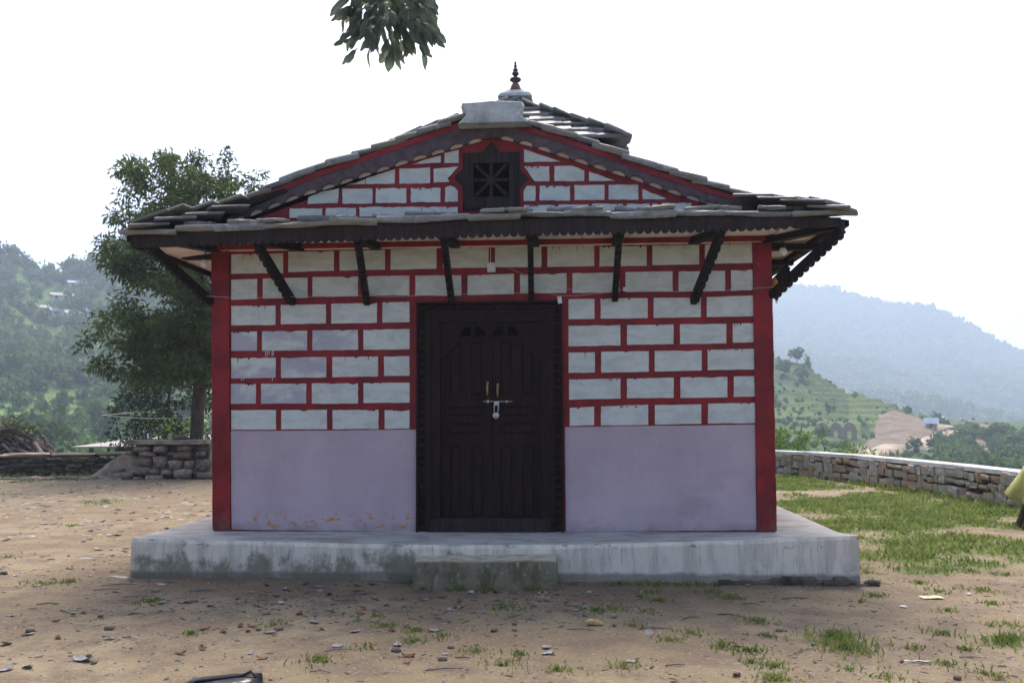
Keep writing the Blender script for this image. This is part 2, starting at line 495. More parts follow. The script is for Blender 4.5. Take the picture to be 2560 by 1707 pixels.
# painted blocks on the front wall and gable: (x, z) outlines in metres
BRICKS = [[(-2.486,2.386),(-1.987,2.386),(-1.99,2.572),(-2.489,2.57)],[(-1.937,2.395),(-1.504,2.401),(-1.506,2.586),(-1.94,2.586)],[(-1.448,2.402),(-1.02,2.405),(-1.021,2.59),(-1.45,2.588)],[(-0.965,2.402),(-0.533,2.407),(-0.533,2.602),(-0.965,2.591)],[(-0.472,2.41),(-0.046,2.408),(-0.045,2.603),(-0.472,2.602)],[(0.014,2.409),(0.445,2.406),(0.447,2.603),(0.015,2.603)],[(0.501,2.406),(0.932,2.408),(0.935,2.601),(0.502,2.595)],[(0.981,2.403),(1.414,2.403),(1.417,2.587),(0.984,2.588)],[(1.467,2.409),(1.892,2.409),(1.896,2.59),(1.47,2.591)],[(1.947,2.412),(2.375,2.415),(2.38,2.593),(1.951,2.59)],[(-2.481,2.139),(-2.233,2.143),(-2.236,2.335),(-2.485,2.329)],[(-2.178,2.147),(-1.751,2.148),(-1.753,2.339),(-2.181,2.336)],[(-1.704,2.156),(-1.273,2.157),(-1.274,2.342),(-1.706,2.343)],[(-1.217,2.159),(-0.787,2.16),(-0.787,2.344),(-1.219,2.345)],[(-0.732,2.155),(-0.301,2.148),(-0.301,2.34),(-0.732,2.343)],[(-0.242,2.154),(0.189,2.158),(0.19,2.347),(-0.242,2.338)],[(0.246,2.162),(0.675,2.161),(0.677,2.344),(0.247,2.338)],[(0.729,2.161),(1.163,2.159),(1.166,2.344),(0.731,2.343)],[(1.217,2.162),(1.647,2.162),(1.65,2.347),(1.22,2.348)],[(1.702,2.16),(2.122,2.159),(2.126,2.346),(1.706,2.345)],[(2.175,2.161),(2.371,2.165),(2.376,2.352),(2.179,2.35)],[(-2.477,1.897),(-2.054,1.897),(-2.057,2.079),(-2.48,2.081)],[(-2.002,1.9),(-1.574,1.905),(-1.576,2.084),(-2.004,2.084)],[(-1.523,1.903),(-1.092,1.905),(-1.093,2.092),(-1.525,2.089)],[(-1.039,1.907),(-0.786,1.908),(-0.787,2.098),(-1.04,2.096)],[(0.691,1.918),(0.93,1.917),(0.932,2.104),(0.693,2.102)],[(0.986,1.919),(1.414,1.919),(1.417,2.103),(0.988,2.105)],[(1.47,1.921),(1.898,1.923),(1.902,2.103),(1.474,2.105)],[(1.952,1.924),(2.371,1.924),(2.376,2.115),(1.956,2.106)],[(-2.472,1.655),(-2.227,1.655),(-2.23,1.837),(-2.475,1.835)],[(-2.177,1.655),(-1.749,1.654),(-1.751,1.838),(-2.18,1.837)],[(-1.698,1.654),(-1.269,1.654),(-1.27,1.841),(-1.7,1.841)],[(-1.216,1.654),(-0.785,1.655),(-0.786,1.843),(-1.217,1.841)],[(0.688,1.668),(1.162,1.671),(1.165,1.859),(0.69,1.855)],[(1.224,1.677),(1.645,1.678),(1.649,1.857),(1.226,1.856)],[(1.704,1.677),(2.122,1.68),(2.127,1.859),(1.708,1.858)],[(2.181,1.686),(2.37,1.688),(2.375,1.863),(2.185,1.86)],[(-2.467,1.399),(-2.045,1.401),(-2.047,1.589),(-2.471,1.59)],[(-1.993,1.4),(-1.565,1.4),(-1.567,1.589),(-1.996,1.59)],[(-1.508,1.403),(-1.079,1.405),(-1.08,1.591),(-1.51,1.59)],[(-1.022,1.41),(-0.785,1.41),(-0.785,1.591),(-1.023,1.591)],[(0.686,1.424),(0.927,1.425),(0.929,1.61),(0.688,1.609)],[(0.985,1.424),(1.417,1.428),(1.42,1.616),(0.988,1.615)],[(1.471,1.431),(1.894,1.435),(1.898,1.618),(1.474,1.617)],[(1.949,1.439),(2.37,1.44),(2.375,1.628),(1.953,1.623)],[(-2.466,1.16),(-2.228,1.161),(-2.232,1.347),(-2.47,1.347)],[(-2.18,1.16),(-1.751,1.16),(-1.753,1.346),(-2.183,1.347)],[(-1.698,1.157),(-1.265,1.157),(-1.267,1.345),(-1.7,1.346)],[(-1.213,1.16),(-0.784,1.162),(-0.784,1.346),(-1.214,1.345)],[(0.689,1.178),(1.157,1.187),(1.16,1.367),(0.691,1.362)],[(1.216,1.188),(1.637,1.19),(1.641,1.373),(1.219,1.367)],[(1.698,1.188),(2.119,1.19),(2.123,1.375),(1.702,1.374)],[(2.177,1.194),(2.367,1.197),(2.372,1.381),(2.182,1.378)],[(-2.458,0.92),(-2.034,0.92),(-2.037,1.101),(-2.462,1.102)],[(-1.984,0.921),(-1.554,0.922),(-1.556,1.1),(-1.987,1.1)],[(-1.501,0.921),(-1.071,0.922),(-1.072,1.098),(-1.503,1.098)],[(-1.014,0.921),(-0.783,0.923),(-0.784,1.094),(-1.014,1.093)],[(0.692,0.939),(0.914,0.945),(0.916,1.113),(0.694,1.105)],[(0.976,0.942),(1.403,0.947),(1.406,1.13),(0.979,1.115)],[(1.463,0.949),(1.88,0.954),(1.884,1.128),(1.466,1.124)],[(1.941,0.955),(2.36,0.958),(2.365,1.139),(1.945,1.135)]]
GABLE = [[(-0.458,3.407),(-0.323,3.404),(-0.323,3.531),(-0.458,3.505)],[(-0.765,3.402),(-0.664,3.406),(-0.494,3.414),(-0.494,3.479),(-0.625,3.45)],[(-1.392,3.221),(-1.211,3.222),(-1.211,3.264)],[(-1.205,3.222),(-0.93,3.218),(-0.926,3.358),(-1.003,3.335),(-1.205,3.274)],[(-0.886,3.217),(-0.596,3.217),(-0.596,3.368),(-0.76,3.36),(-0.887,3.362)],[(-0.56,3.221),(-0.412,3.227),(-0.431,3.26),(-0.325,3.37),(-0.56,3.353)],[(-1.761,3.042),(-1.474,3.046),(-1.463,3.188),(-1.636,3.152),(-1.755,3.105)],[(-1.428,3.038),(-1.143,3.033),(-1.143,3.175),(-1.429,3.18)],[(-1.109,3.039),(-0.82,3.033),(-0.82,3.173),(-1.109,3.179)],[(-0.776,3.039),(-0.496,3.034),(-0.496,3.17),(-0.776,3.176)],[(-0.454,3.036),(-0.333,3.037),(-0.333,3.136),(-0.359,3.17),(-0.403,3.189),(-0.451,3.172)],[(-1.933,2.913),(-1.619,2.907),(-1.62,2.995),(-1.934,3.001)],[(-1.585,2.901),(-1.3,2.896),(-1.301,2.994),(-1.586,2.999)],[(-1.263,2.91),(-0.335,2.893),(-0.335,2.985),(-1.264,3.003)],[(0.292,3.4),(0.628,3.397),(0.459,3.46),(0.292,3.522)],[(0.387,3.215),(0.525,3.212),(0.526,3.353),(0.291,3.358)],[(0.573,3.211),(0.851,3.207),(0.853,3.304),(0.744,3.354),(0.575,3.353)],[(0.895,3.206),(1.132,3.204),(1.018,3.251),(0.896,3.296)],[(0.281,3.028),(0.393,3.028),(0.397,3.17),(0.316,3.172),(0.284,3.123)],[(0.434,3.032),(0.716,3.026),(0.718,3.164),(0.436,3.17)],[(0.757,3.03),(1.036,3.025),(1.038,3.165),(0.758,3.171)],[(1.074,3.027),(1.348,3.022),(1.35,3.161),(1.076,3.166)],[(1.39,3.023),(1.607,3.023),(1.503,3.07),(1.389,3.121)],[(0.285,2.902),(0.57,2.897),(0.571,2.985),(0.286,2.991)],[(0.611,2.896),(0.888,2.891),(0.889,2.984),(0.612,2.989)],[(0.922,2.895),(1.202,2.89),(1.204,2.986),(0.923,2.991)],[(1.242,2.894),(1.452,2.89),(1.454,2.981),(1.244,2.985)],[(1.473,2.89),(1.519,2.889),(1.521,2.98),(1.475,2.98)],[(1.562,2.888),(1.832,2.883),(1.834,2.98),(1.564,2.986)]]
# litter and grass tufts on the yard: (x, y)
TUFTS = [(1.43,-2.38),(1.28,-2.57),(1.1,-2.22),(1.19,-1.76),(1.0,-1.71),(1.32,-1.02),(1.23,-1.18),(1.74,-1.01),(1.93,-1.2),(1.93,-1.96),(1.9,-2.4),(1.72,-2.81),(1.58,-2.71),(1.69,-3.03),(1.78,-3.13),(0.97,-3.17),(0.86,-1.77),(0.6,-3.27),(1.75,-3.37),(1.33,-1.36)] + [(2.33,-2.42),(2.32,-2.7),(3.33,0.06),(3.25,-0.43),(3.59,-0.46),(3.61,-0.8),(4.28,0.16),(4.51,0.01),(4.16,1.27),(3.07,-2.23),(2.85,-1.27),(3.04,-1.04),(3.37,-1.53),(3.81,-1.26),(3.48,-2.0),(3.62,-1.95),(3.37,-2.43),(2.78,-2.99),(2.19,-3.14),(2.35,-3.32),(2.9,-3.19),(2.94,-3.25),(3.03,-2.65),(2.74,-2.62),(3.98,-0.73),(1.93,-1.98),(1.72,-2.79),(1.75,-3.37),(4.37,4.04),(5.48,3.58)] + [(-0.55,-2.26),(-0.13,-2.54),(-0.33,-2.4),(-0.76,-3.12),(0.1,-2.9),(0.37,-2.96),(0.19,-1.66),(-0.68,-1.96),(-0.58,-2.86),(-0.64,-0.7),(0.2,-0.92),(0.29,-3.19),(-0.3,-2.67)] + [(-1.3,-2.27),(-4.79,0.33),(-5.48,2.77),(-0.77,-3.13),(-1.76,-2.54),(-2.44,-1.63),(-3.48,-0.9),(-3.64,-1.02)]
GREY = [(-2.75,-2.91),(-2.32,-3.4),(-2.4,-3.47),(-2.11,-3.23),(-2.19,-2.73),(-2.76,-2.67),(-1.82,-1.22),(-1.21,-3.0),(-1.46,-1.62),(-2.66,-0.97),(-2.83,-0.84),(-4.24,0.46),(-3.96,0.57),(-4.99,2.27),(-2.8,-2.06),(-3.64,-1.08),(-5.15,2.84),(-4.09,-0.64),(-5.6,4.11),(-6.25,4.19),(-4.91,2.58),(-2.34,-1.67),(-2.2,-1.62),(-1.26,-2.49),(-1.06,-2.18),(-2.07,-3.24),(-3.19,-2.15),(-5.72,2.08),(-6.08,3.55),(-5.83,2.5)] + [(-1.61,-1.05),(-1.36,-0.93),(-0.82,-1.35),(-0.21,-2.39),(0.52,-2.8),(-0.72,-2.41),(-0.43,-1.39),(0.83,-1.07),(-1.45,-1.62),(-0.74,-2.8),(-0.2,-1.7),(-0.06,-2.96),(-0.38,-2.77),(-1.04,-2.18),(0.72,-1.74),(-0.11,-1.07)] + [(1.17,-2.43),(1.01,-3.09),(0.54,-2.95),(0.53,-2.8)]
BROWN = [(-2.15,-1.62),(-1.53,-2.92),(-1.8,-0.61),(-1.41,-2.46),(-2.53,-2.73),(-2.73,-2.05),(-2.8,-2.28),(-1.56,-2.5),(-1.71,-2.43),(-1.22,-1.95),(-1.61,-3.05),(-1.1,-3.12),(-1.43,-2.33),(-1.51,-2.33)] + [(-1.23,-1.95),(-0.41,-2.28),(0.01,-1.05),(-0.2,-0.9),(-0.81,-1.88),(-0.95,-2.37),(-0.25,-3.17),(-0.27,-3.01),(-0.16,-1.65),(-0.48,-2.4),(0.18,-2.37)] + [(1.67,-2.68),(1.01,-0.77),(1.56,-3.3),(0.64,-1.76)]
STICKS = [(-2.98,-1.23),(-2.62,-1.47),(-2.36,-2.03),(-3.14,-1.79),(-2.97,-0.99),(-2.85,-1.32),(-2.22,-2.72),(-4.47,1.83),(-2.89,-2.01),(-2.22,-1.21),(-2.62,-0.53),(-2.63,-0.88),(-2.07,-2.72)] + [(-0.98,-1.23),(-1.02,-1.44),(-0.48,-1.05),(-0.91,-1.17),(0.05,-3.05),(-0.69,-3.38),(-0.02,-3.3),(-0.7,-2.92),(-0.22,-2.05)] + [(1.21,-2.31),(1.77,-1.84),(1.5,-1.96),(1.25,-3.15),(2.01,-1.43),(0.74,-2.36)] + [(2.01,-2.81),(2.38,-1.22),(4.35,0.55),(2.64,-2.98),(2.98,-2.84)]
STONES = [(-2.58,-1.25),(-1.36,-2.41),(-1.23,-2.4),(-2.11,-3.14),(-2.0,-3.29),(-2.32,-2.49),(-2.8,-2.58),(-2.56,-2.15),(-4.23,-0.6)] + [(0.3,-2.19),(0.31,-2.35),(-0.06,-3.09),(-0.36,-2.91),(-0.05,-2.79),(-1.04,-1.81)] + [(0.97,-1.96),(0.96,-2.22),(2.02,-2.27),(2.12,-1.31),(2.12,-0.71)] + [(2.02,-2.27),(2.14,-2.63),(2.71,-3.31)]

# ================================================================== the setting: ground, valley, hills
def pol(az, el, d):
    """Point at bearing az (deg, clockwise from +y), elevation el (deg), d metres away from the viewpoint terrace."""
    a = rad(az)
    return Vector((EYE.x + d * math.sin(a), EYE.y + d * math.cos(a), EYE.z + d * math.tan(rad(el))))

XR = ([-30, 0, 5.87, 9.3, 12, 13.2, 16, 22], [7.9, 7.6, 7.25, 6.8, 6.35, 5.6, 3.0, -2.0])   # line of the right stone wall
def yard_z(x, y):
    z = -0.345 - 0.008 * max(-5, min(5, x))
    z += 0.022 * bump2(x, y, 0.35, 3.1, 3)
    out = max(x - (np.interp(y, *XR) + 0.9), (y - 15.5) if x < -4 else (y - 21), -38 - x, -28 - y)
    if out > 0:
        t = min(1, out / 9)
        z -= 13 * t * t * (3 - 2 * t)
    return z

def gridlines(segs):
    r = []
    for a, b, s in segs:
        r += list(np.arange(a, b, s))
    return r + [segs[-1][1]]
gx = gridlines([(-50, -8, 0.7), (-8, -4.5, 0.25), (-4.5, 4.5, 0.07), (4.5, 9, 0.25), (9, 26, 0.7)])
gy = gridlines([(-40, -8, 0.8), (-8, -4.2, 0.3), (-4.2, 0.3, 0.07), (0.3, 8, 0.25), (8, 32, 0.5)])
V, cols = [], []
for y in gy:
    for x in gx:
        z = yard_z(x, y)
        if -5 < x < 5 and -4.6 < y < 0.6:
            z += 0.006 * noise.noise((x * 3.1, y * 3.1, 0)) + 0.010 * max(0, noise.noise((x * 5.2, y * 7.5, 4)) - 0.1) - 0.016 * max(0, noise.noise((x * 4.0, y * 5.5, 9)) - 0.33)
        V.append((x, y, z))
nx = len(gx)
F = [(j * nx + i, j * nx + i + 1, (j + 1) * nx + i + 1, (j + 1) * nx + i) for j in range(len(gy) - 1) for i in range(nx - 1)]

def grass_mask(x, y):
    """How much grass the trodden yard carries at (x, y)."""
    n = 0.55 * noise.noise((x * 0.55, y * 0.55, 2.2)) + 0.45 * noise.noise((x * 1.7, y * 1.7, 5.5))
    d = 0.0
    if x > 2.9:
        n = n * 1.5
        n = n + 0.35 * noise.noise((x * 4.5, y * 4.5, 1.5)) - 0.06
        d = 0.02 + 0.085 * (y + 0.5) + 0.10 * (x - 3.2) + (0.27 if y > 1.2 else 0.0)
        if y < 0:
            d = min(d, 0.10 + 0.04 * (x - 3))
        if x < 4.4 and 0.4 < y < 5:
            d -= 0.28
        if y > 6.0:
            d += 0.4
        d = min(d, 0.72)
    elif x < -3.6:
        e = ((x + 6.35 + (y - 5.8) * -0.5) / 1.0) ** 2 + ((y - 5.75) / 0.62) ** 2
        d = 0.85 - 0.85 * e if e < 1.6 else -0.4
        e2 = ((x + 9.2) / 2.2) ** 2 + ((y - 7.0) / 0.8) ** 2
        d = max(d, 0.25 - 0.4 * e2 if e2 < 1.5 else -0.4)
        if y > 9.6 and x < -8:
            d = max(d, 0.3)
    else:
        d = -0.5
    return max(0.0, min(1.0, (d + n * 1.25)))

m = NT('trodden_dirt', 0.95, 0.15)
wp = m.coord('World')
n1 = m.noise(0.55, 5, 0.6, wp)
n2 = m.noise(3.2, 6, 0.65, wp)
n3 = m.noise(38, 4, 0.7, wp)
c = m.mix(m.ramp(n1, 0.35, 0.65), (0.222, 0.170, 0.104), (0.295, 0.236, 0.152))
c = m.mix(m.ramp(n2, 0.40, 0.66), c, (0.180, 0.134, 0.094))
c = m.mix(m.ramp(n3, 0.54, 0.70, 0, 0.6), c, (0.42, 0.345, 0.275))
c = m.mix(m.ramp(m.noise(85, 3, 0.6, wp), 0.60, 0.68, 0, 0.75), c, (0.075, 0.058, 0.045))
X = m.xyz('World')
# soil coloured darker in a strip along the foot of the plinth
dark_strip = m.mul(m.ramp(m.math('ADD', X[1], m.mul(n2, 0.9)), -1.5, -0.55), m.ramp(X[1], 0.6, 0.0))
dark_strip = m.mul(dark_strip, m.mul(m.ramp(X[0], -4.0, -2.6), m.ramp(X[0], 3.2, 1.6)))
c = m.mix(m.mul(dark_strip, 0.5), c, (0.135, 0.088, 0.06))
ga = m.attr('grass')
c = m.mix(m.ramp(m.math('ADD', ga, m.mul(m.math('SUBTRACT', n2, 0.5), 0.9)), 0.22, 0.75, 0, 0.85), c, (0.115, 0.145, 0.05))
far = m.ramp(X[2], -0.9, -2.5)
c = m.mix(far, c, (0.05, 0.09, 0.025))
m.col(c).bump(m.math('ADD', m.mul(n3, 1.0), m.mul(n2, 2.5)), 0.55, 0.02)
M['dirt'] = m.m
me = mesh('ground', V, F, M['dirt'], True)
at = me.attributes.new('grass', 'FLOAT', 'POINT')
at.data.foreach_set('value', [grass_mask(v[0], v[1]) for v in V])
ground = tag(link('ground', me), kind='structure')

# valley floor, one sheet out to the horizon
V, F = [], []
rs = [14, 24, 40, 70, 120, 250, 500, 900, 1600, 3000, 6500]
NA = 96
for r in rs:
    for k in range(NA):
        a = 2 * math.pi * k / NA
        x, y = r * math.sin(a), r * math.cos(a)
        V.append((x, y, -12.5 - 3.5 * smooth01((r - 20) / 200) + 1.6 * bump2(x, y, 0.02, 8) * (1 if r > 30 else 0)))
for j in range(len(rs) - 1):
    for k in range(NA):
        q = (k + 1) % NA
        F.append((j * NA + k, j * NA + q, (j + 1) * NA + q, (j + 1) * NA + k))
m = NT('valley_green', 0.95, 0.1)
n = m.noise(0.03, 6, 0.7, m.coord('World'))
m.col(m.mix(m.ramp(n, 0.35, 0.65), (0.05, 0.085, 0.025), (0.10, 0.14, 0.045)))
tag(link('valley', mesh('valley', V, F, m.m, True)), kind='structure')

def hill_fn(crest, base_el, d0, d1, pw=1.0, nz=(0.012, 2.0), seed=0.0, terr=None):
    """A slope rising from d0 to a crest at d1; returns f(az, t) -> point, t = 0 foot .. 1 crest."""
    ca, ce = [c[0] for c in crest], [c[1] for c in crest]
    def f(az, t):
        e1 = float(np.interp(az, ca, ce))
        d1a = d1(az) if callable(d1) else d1
        d = d0 + (d1a - d0) * t
        el = base_el + (e1 - base_el) * (t ** pw)
        p = pol(az, el, d)
        g = nz[1] * bump2(p.x, p.y, nz[0], seed, 4) * math.sin(math.pi * min(1, max(0, t))) ** 0.7
        p.z += g
        if terr:
            w_, st = terr(az, t)
            if w_ > 0:
                q = p.z / st
                fr = q - math.floor(q)
                p.z += w_ * (st * (math.floor(q) + min(1, max(0, (fr - 0.8) / 0.2))) - p.z)
        return p
    return f

def hill_mesh(name, f, az0, az1, daz, ts, mat, attrs=None, back=None):
    azs = np.arange(az0, az1 + daz / 2, daz)
    V = []
    A = {k: [] for k in (attrs or {})}
    nr = len(ts) + 4
    for az in azs:
        p0 = f(az, 0.0)
        V.append((p0.x, p0.y, -22))
        for t in ts:
            V.append(tuple(f(az, t)))
        p1 = f(az, 1.0)
        dx, dy = p1.x - EYE.x, p1.y - EYE.y
        for k, (s, dz) in enumerate(((1.06, 0.85), (1.15, 0.45), (1.25, -0.2))):
            V.append((EYE.x + dx * s, EYE.y + dy * s, p1.z * dz if dz > 0 else -22))
        for k in A:
            vals = [attrs[k](az, t) for t in ts]
            A[k] += [vals[0]] + vals + [0, 0, 0]
    n = len(azs)
    F = [(i * nr + j, i * nr + j + 1, (i + 1) * nr + j + 1, (i + 1) * nr + j) for i in range(n - 1) for j in range(nr - 1)]
    me = npmesh(name, np.array(V), np.array(F)[:, ::-1], mat, name == 'mountain')
    for k in A:
        at = me.attributes.new(k, 'FLOAT', 'POINT')
        at.data.foreach_set('value', A[k])
    return tag(link(name, me), kind='structure')

LEFT_CREST = [(-52,7.9),(-42.22,8.47),(-36.84,9.03),(-32.81,8.87),(-31.96,8.79),(-31.4,8.16),(-30.75,7.75),(-29.99,7.9),(-29.33,8.25),(-28.44,8.5),(-27.77,8.8),(-27.21,9.5),(-26.18,10.1),(-23.81,10.9),(-21.6,11.2),(-17.51,10.6),(-10.85,8.9),(-2.66,5.14),(2,3.0)]
MTN_CREST = [(-6,2.0),(0.07,4.02),(5.51,6.11),(10.81,7.34),(12.94,7.40),(13.65,7.42),(14.87,7.33),(17.35,6.75),(19.32,6.12),(21.12,5.92),(22.82,5.14),(23.56,4.52),(24.59,3.79),(25.97,2.93),(28.88,1.9),(32.56,1.3),(40,2.0),(50,3.5),(60,3.0)]
MID_CREST = [(-4,3.0),(0.07,4.02),(5.48,4.22),(10.72,3.85),(12.82,3.2),(14.64,2.74),(15.83,1.86),(16.83,1.2),(17.82,1.0),(19.06,0.58),(20.64,-0.12),(21.65,-0.68),(22.54,-1.15),(23.63,-1.29),(25.78,-1.37),(30.66,-1.45),(44,-2.0)]

left_f = hill_fn(LEFT_CREST, -3.6, 95, 430, 1.12, (0.012, 5.0), 1.0, lambda az, t: (0.85 * float(smooth01((0.40 - t) / 0.10)), 1.5))
mtn_f = hill_fn(MTN_CREST, -2.4, 620, 1500, 1.05, (0.0035, 42.0), 5.0)
def mid_terr(az, t):
    w_ = 0.0
    if az < 17.9:
        w_ = float(smooth01((t - 0.70) / 0.08)) * float(smooth01((az - 14.4) / 0.5))
    elif az < 20.6:
        w_ = float(smooth01((t - 0.52) / 0.1))
    if az < 17.5 and 0.30 < t < 0.72:
        w_ = max(w_, 0.45)
    if w_ > 0 and soil(az, t):
        w_ = 0.0
    return w_, 1.5
mid_f = hill_fn(MID_CREST, -4.0, 130, lambda az: float(np.interp(az, [0, 13, 18, 22, 44], [290, 290, 270, 245, 240])), 1.0, (0.03, 1.8), 9.0, mid_terr)

def el_to_t(crest, base_el, az, el, pw=1.0):
    e1 = float(np.interp(az, [c[0] for c in crest], [c[1] for c in crest]))
    return max(0.0, min(1.0, (el - base_el) / (e1 - base_el))) ** (1 / pw)

m = NT('left_hillside_cover', 0.95, 0.1)
wp = m.coord('World')
n = m.noise(0.035, 6, 0.7, wp)
n2 = m.noise(0.22, 5, 0.7, wp)
c = m.mix(m.ramp(n, 0.36, 0.64), (0.068, 0.125, 0.034), (0.13, 0.205, 0.055))
c = m.mix(m.ramp(n2, 0.50, 0.68, 0, 0.7), c, (0.032, 0.058, 0.02))
f_ = m.attr('field')
gg = m.t.nodes.new('ShaderNodeNewGeometry')
nz = m.t.nodes.new('ShaderNodeSeparateXYZ')
m.t.links.new(gg.outputs['Normal'], nz.inputs[0])
fc = m.mix(m.ramp(nz.outputs[2], 0.88, 0.985), (0.045, 0.075, 0.028), (0.17, 0.275, 0.062))
fc = m.mix(m.ramp(m.noise(0.12, 3, 0.6, wp), 0.60, 0.72, 0, 0.6), fc, (0.15, 0.13, 0.10))
c = m.mix(m.ramp(m.math('ADD', f_, m.mul(m.math('SUBTRACT', n, 0.5), 1.4)), 0.35, 0.6), c, fc)
m.col(c).bump(n2, 1.0, 1.5)
ts_l = list(np.linspace(0, 0.42, 120)) + list(np.linspace(0.43, 1, 60))
hill_mesh('hill', left_f, -52, 2, 0.15, ts_l, m.m, {'field': lambda az, t: float(smooth01((0.42 - t) / 0.12)) * (0.75 if t > 0.05 else 0.4)})

m = NT('mountain_forest', 0.95, 0.1)
wp = m.coord('World')
n = m.noise(0.012, 7, 0.7, wp)
c = m.mix(m.ramp(n, 0.36, 0.64), (0.030, 0.060, 0.022), (0.062, 0.10, 0.034))
c = m.mix(m.ramp(m.noise(0.004, 4, 0.6, wp), 0.58, 0.72, 0, 0.5), c, (0.12, 0.12, 0.07))
m.col(c).bump(m.noise(0.06, 4, 0.7, wp), 1.0, 8.0)
hill_mesh('mountain', mtn_f, -6, 60, 0.25, list(np.linspace(0, 1, 60)), m.m)

LAND = [(18.5, -0.3), (19.3, 0.02), (20.3, -0.28), (21.3, -0.80), (22.4, -1.35), (22.2, -1.6), (21.0, -1.75), (19.5, -2.3), (18.3, -2.9), (16.6, -3.1), (17.0, -2.3), (18.0, -1.6)]
def inpoly(x, y, P):
    r = False
    j = len(P) - 1
    for i in range(len(P)):
        if (P[i][1] > y) != (P[j][1] > y) and x < (P[j][0] - P[i][0]) * (y - P[i][1]) / (P[j][1] - P[i][1]) + P[i][0]:
            r = not r
        j = i
    return r
LAND2 = [(22.9, -1.5), (23.9, -1.75), (24.6, -2.4), (25.2, -3.2), (23.6, -3.2), (23.2, -2.3)]
def mid_el(az, t):
    e1 = float(np.interp(az, [c[0] for c in MID_CREST], [c[1] for c in MID_CREST]))
    return -4.0 + (e1 + 4.0) * t
def soil(az, t):
    e = mid_el(az, t)
    return 1.0 if inpoly(az, e, LAND) or inpoly(az, e, LAND2) else 0.0
m = NT('right_hillside_cover', 0.95, 0.1)
wp = m.coord('World')
n = m.noise(0.06, 6, 0.7, wp)
n2 = m.noise(0.4, 5, 0.7, wp)
c = m.mix(m.ramp(n, 0.36, 0.64), (0.045, 0.082, 0.026), (0.095, 0.148, 0.045))
c = m.mix(m.ramp(n2, 0.52, 0.68, 0, 0.6), c, (0.030, 0.052, 0.02))
gg = m.t.nodes.new('ShaderNodeNewGeometry')
nz = m.t.nodes.new('ShaderNodeSeparateXYZ')
m.t.links.new(gg.outputs['Normal'], nz.inputs[0])
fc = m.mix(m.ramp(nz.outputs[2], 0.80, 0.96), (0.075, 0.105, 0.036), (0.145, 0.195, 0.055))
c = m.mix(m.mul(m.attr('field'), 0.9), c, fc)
sc = m.mix(m.ramp(m.noise(0.25, 5, 0.7, m.coord('World', (1, 1, 0.4))), 0.35, 0.65), (0.165, 0.122, 0.088), (0.255, 0.200, 0.150))
c = m.mix(m.ramp(m.math('ADD', m.attr('soil'), m.mul(m.math('SUBTRACT', n2, 0.5), 1.1)), 0.35, 0.65), c, sc)
m.col(c).bump(m.math('ADD', n2, n), 0.8, 1.2)
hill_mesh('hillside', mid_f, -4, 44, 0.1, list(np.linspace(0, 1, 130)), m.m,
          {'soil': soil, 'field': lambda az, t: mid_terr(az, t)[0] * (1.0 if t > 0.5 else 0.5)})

# dirt road and footpath cut across the right hillside
def strip(name, pts, width, mat, lift=0.25):
    P = []
    for k in range(len(pts) - 1):
        for q in range(8):
            s = q / 8
            az = pts[k][0] * (1 - s) + pts[k + 1][0] * s
            el = pts[k][1] * (1 - s) + pts[k + 1][1] * s
            P.append(mid_f(az, el_to_t(MID_CREST, -4.0, az, el)))
    V, F = [], []
    for i, p in enumerate(P):
        d = (P[min(i + 1, len(P) - 1)] - P[max(i - 1, 0)])
        s = Vector((d.y, -d.x, 0)).normalized() * width / 2 * (1 + 0.2 * noise.noise((i * 0.4, 0, 3)))
        V += [p + s + Vector((0, 0, lift)), p - s + Vector((0, 0, lift)), p + s * 1.25 + Vector((0, 0, -1)), p - s * 1.25 + Vector((0, 0, -1))]
        if i:
            a, b = 4 * i - 4, 4 * i
            F += [(a, b, b + 1, a + 1), (a + 2, b + 2, b, a), (a + 1, b + 1, b + 3, a + 3)]
    return tag(link(name, mesh(name, V, F, mat, True)), kind='structure')
M['road'] = simple('pale_dirt_road', (0.40, 0.31, 0.23), 0.95, 0.25, 0.4, 0.2, 0.1, rnd=False, kind='World')
strip('road', [(17.3,-3.12),(17.9,-2.92),(18.64,-2.63),(19.69,-2.25),(20.73,-1.89),(21.53,-1.59),(22.21,-1.37),(22.3,-1.27),(22.0,-1.12),(21.6,-0.93),(21.33,-0.83)], 4.5, M['road'], 0.5)
strip('path', [(22.31,-1.42),(22.74,-1.68),(22.99,-2.11),(23.25,-2.47),(23.46,-2.83)], 2.2, M['road'], 0.4)

# ------------------------------------------------------------------ foliage clouds
def leaf_quads(C, L, Wd, D, N=None, fold=0.25):
    """Diamond leaves: centres C (n,3), length L, width Wd, direction D (n,3) unit."""
    n = len(C)
    r = RNG.normal(size=(n, 3))
    S = np.cross(D, r)
    S /= np.linalg.norm(S, axis=1)[:, None] + 1e-9
    U = np.cross(S, D)
    L = np.broadcast_to(np.asarray(L, float).reshape(-1, 1), (n, 1))
    Wd = np.broadcast_to(np.asarray(Wd, float).reshape(-1, 1), (n, 1))
    a = C - D * L * 0.5
    t = C + D * L * 0.5
    l = C - D * L * 0.05 + S * Wd * 0.5 + U * Wd * fold
    q = C - D * L * 0.05 - S * Wd * 0.5 + U * Wd * fold
    V = np.stack([a, l, t, q], 1).reshape(-1, 3)
    F = np.arange(4 * n).reshape(n, 4)
    return V, F

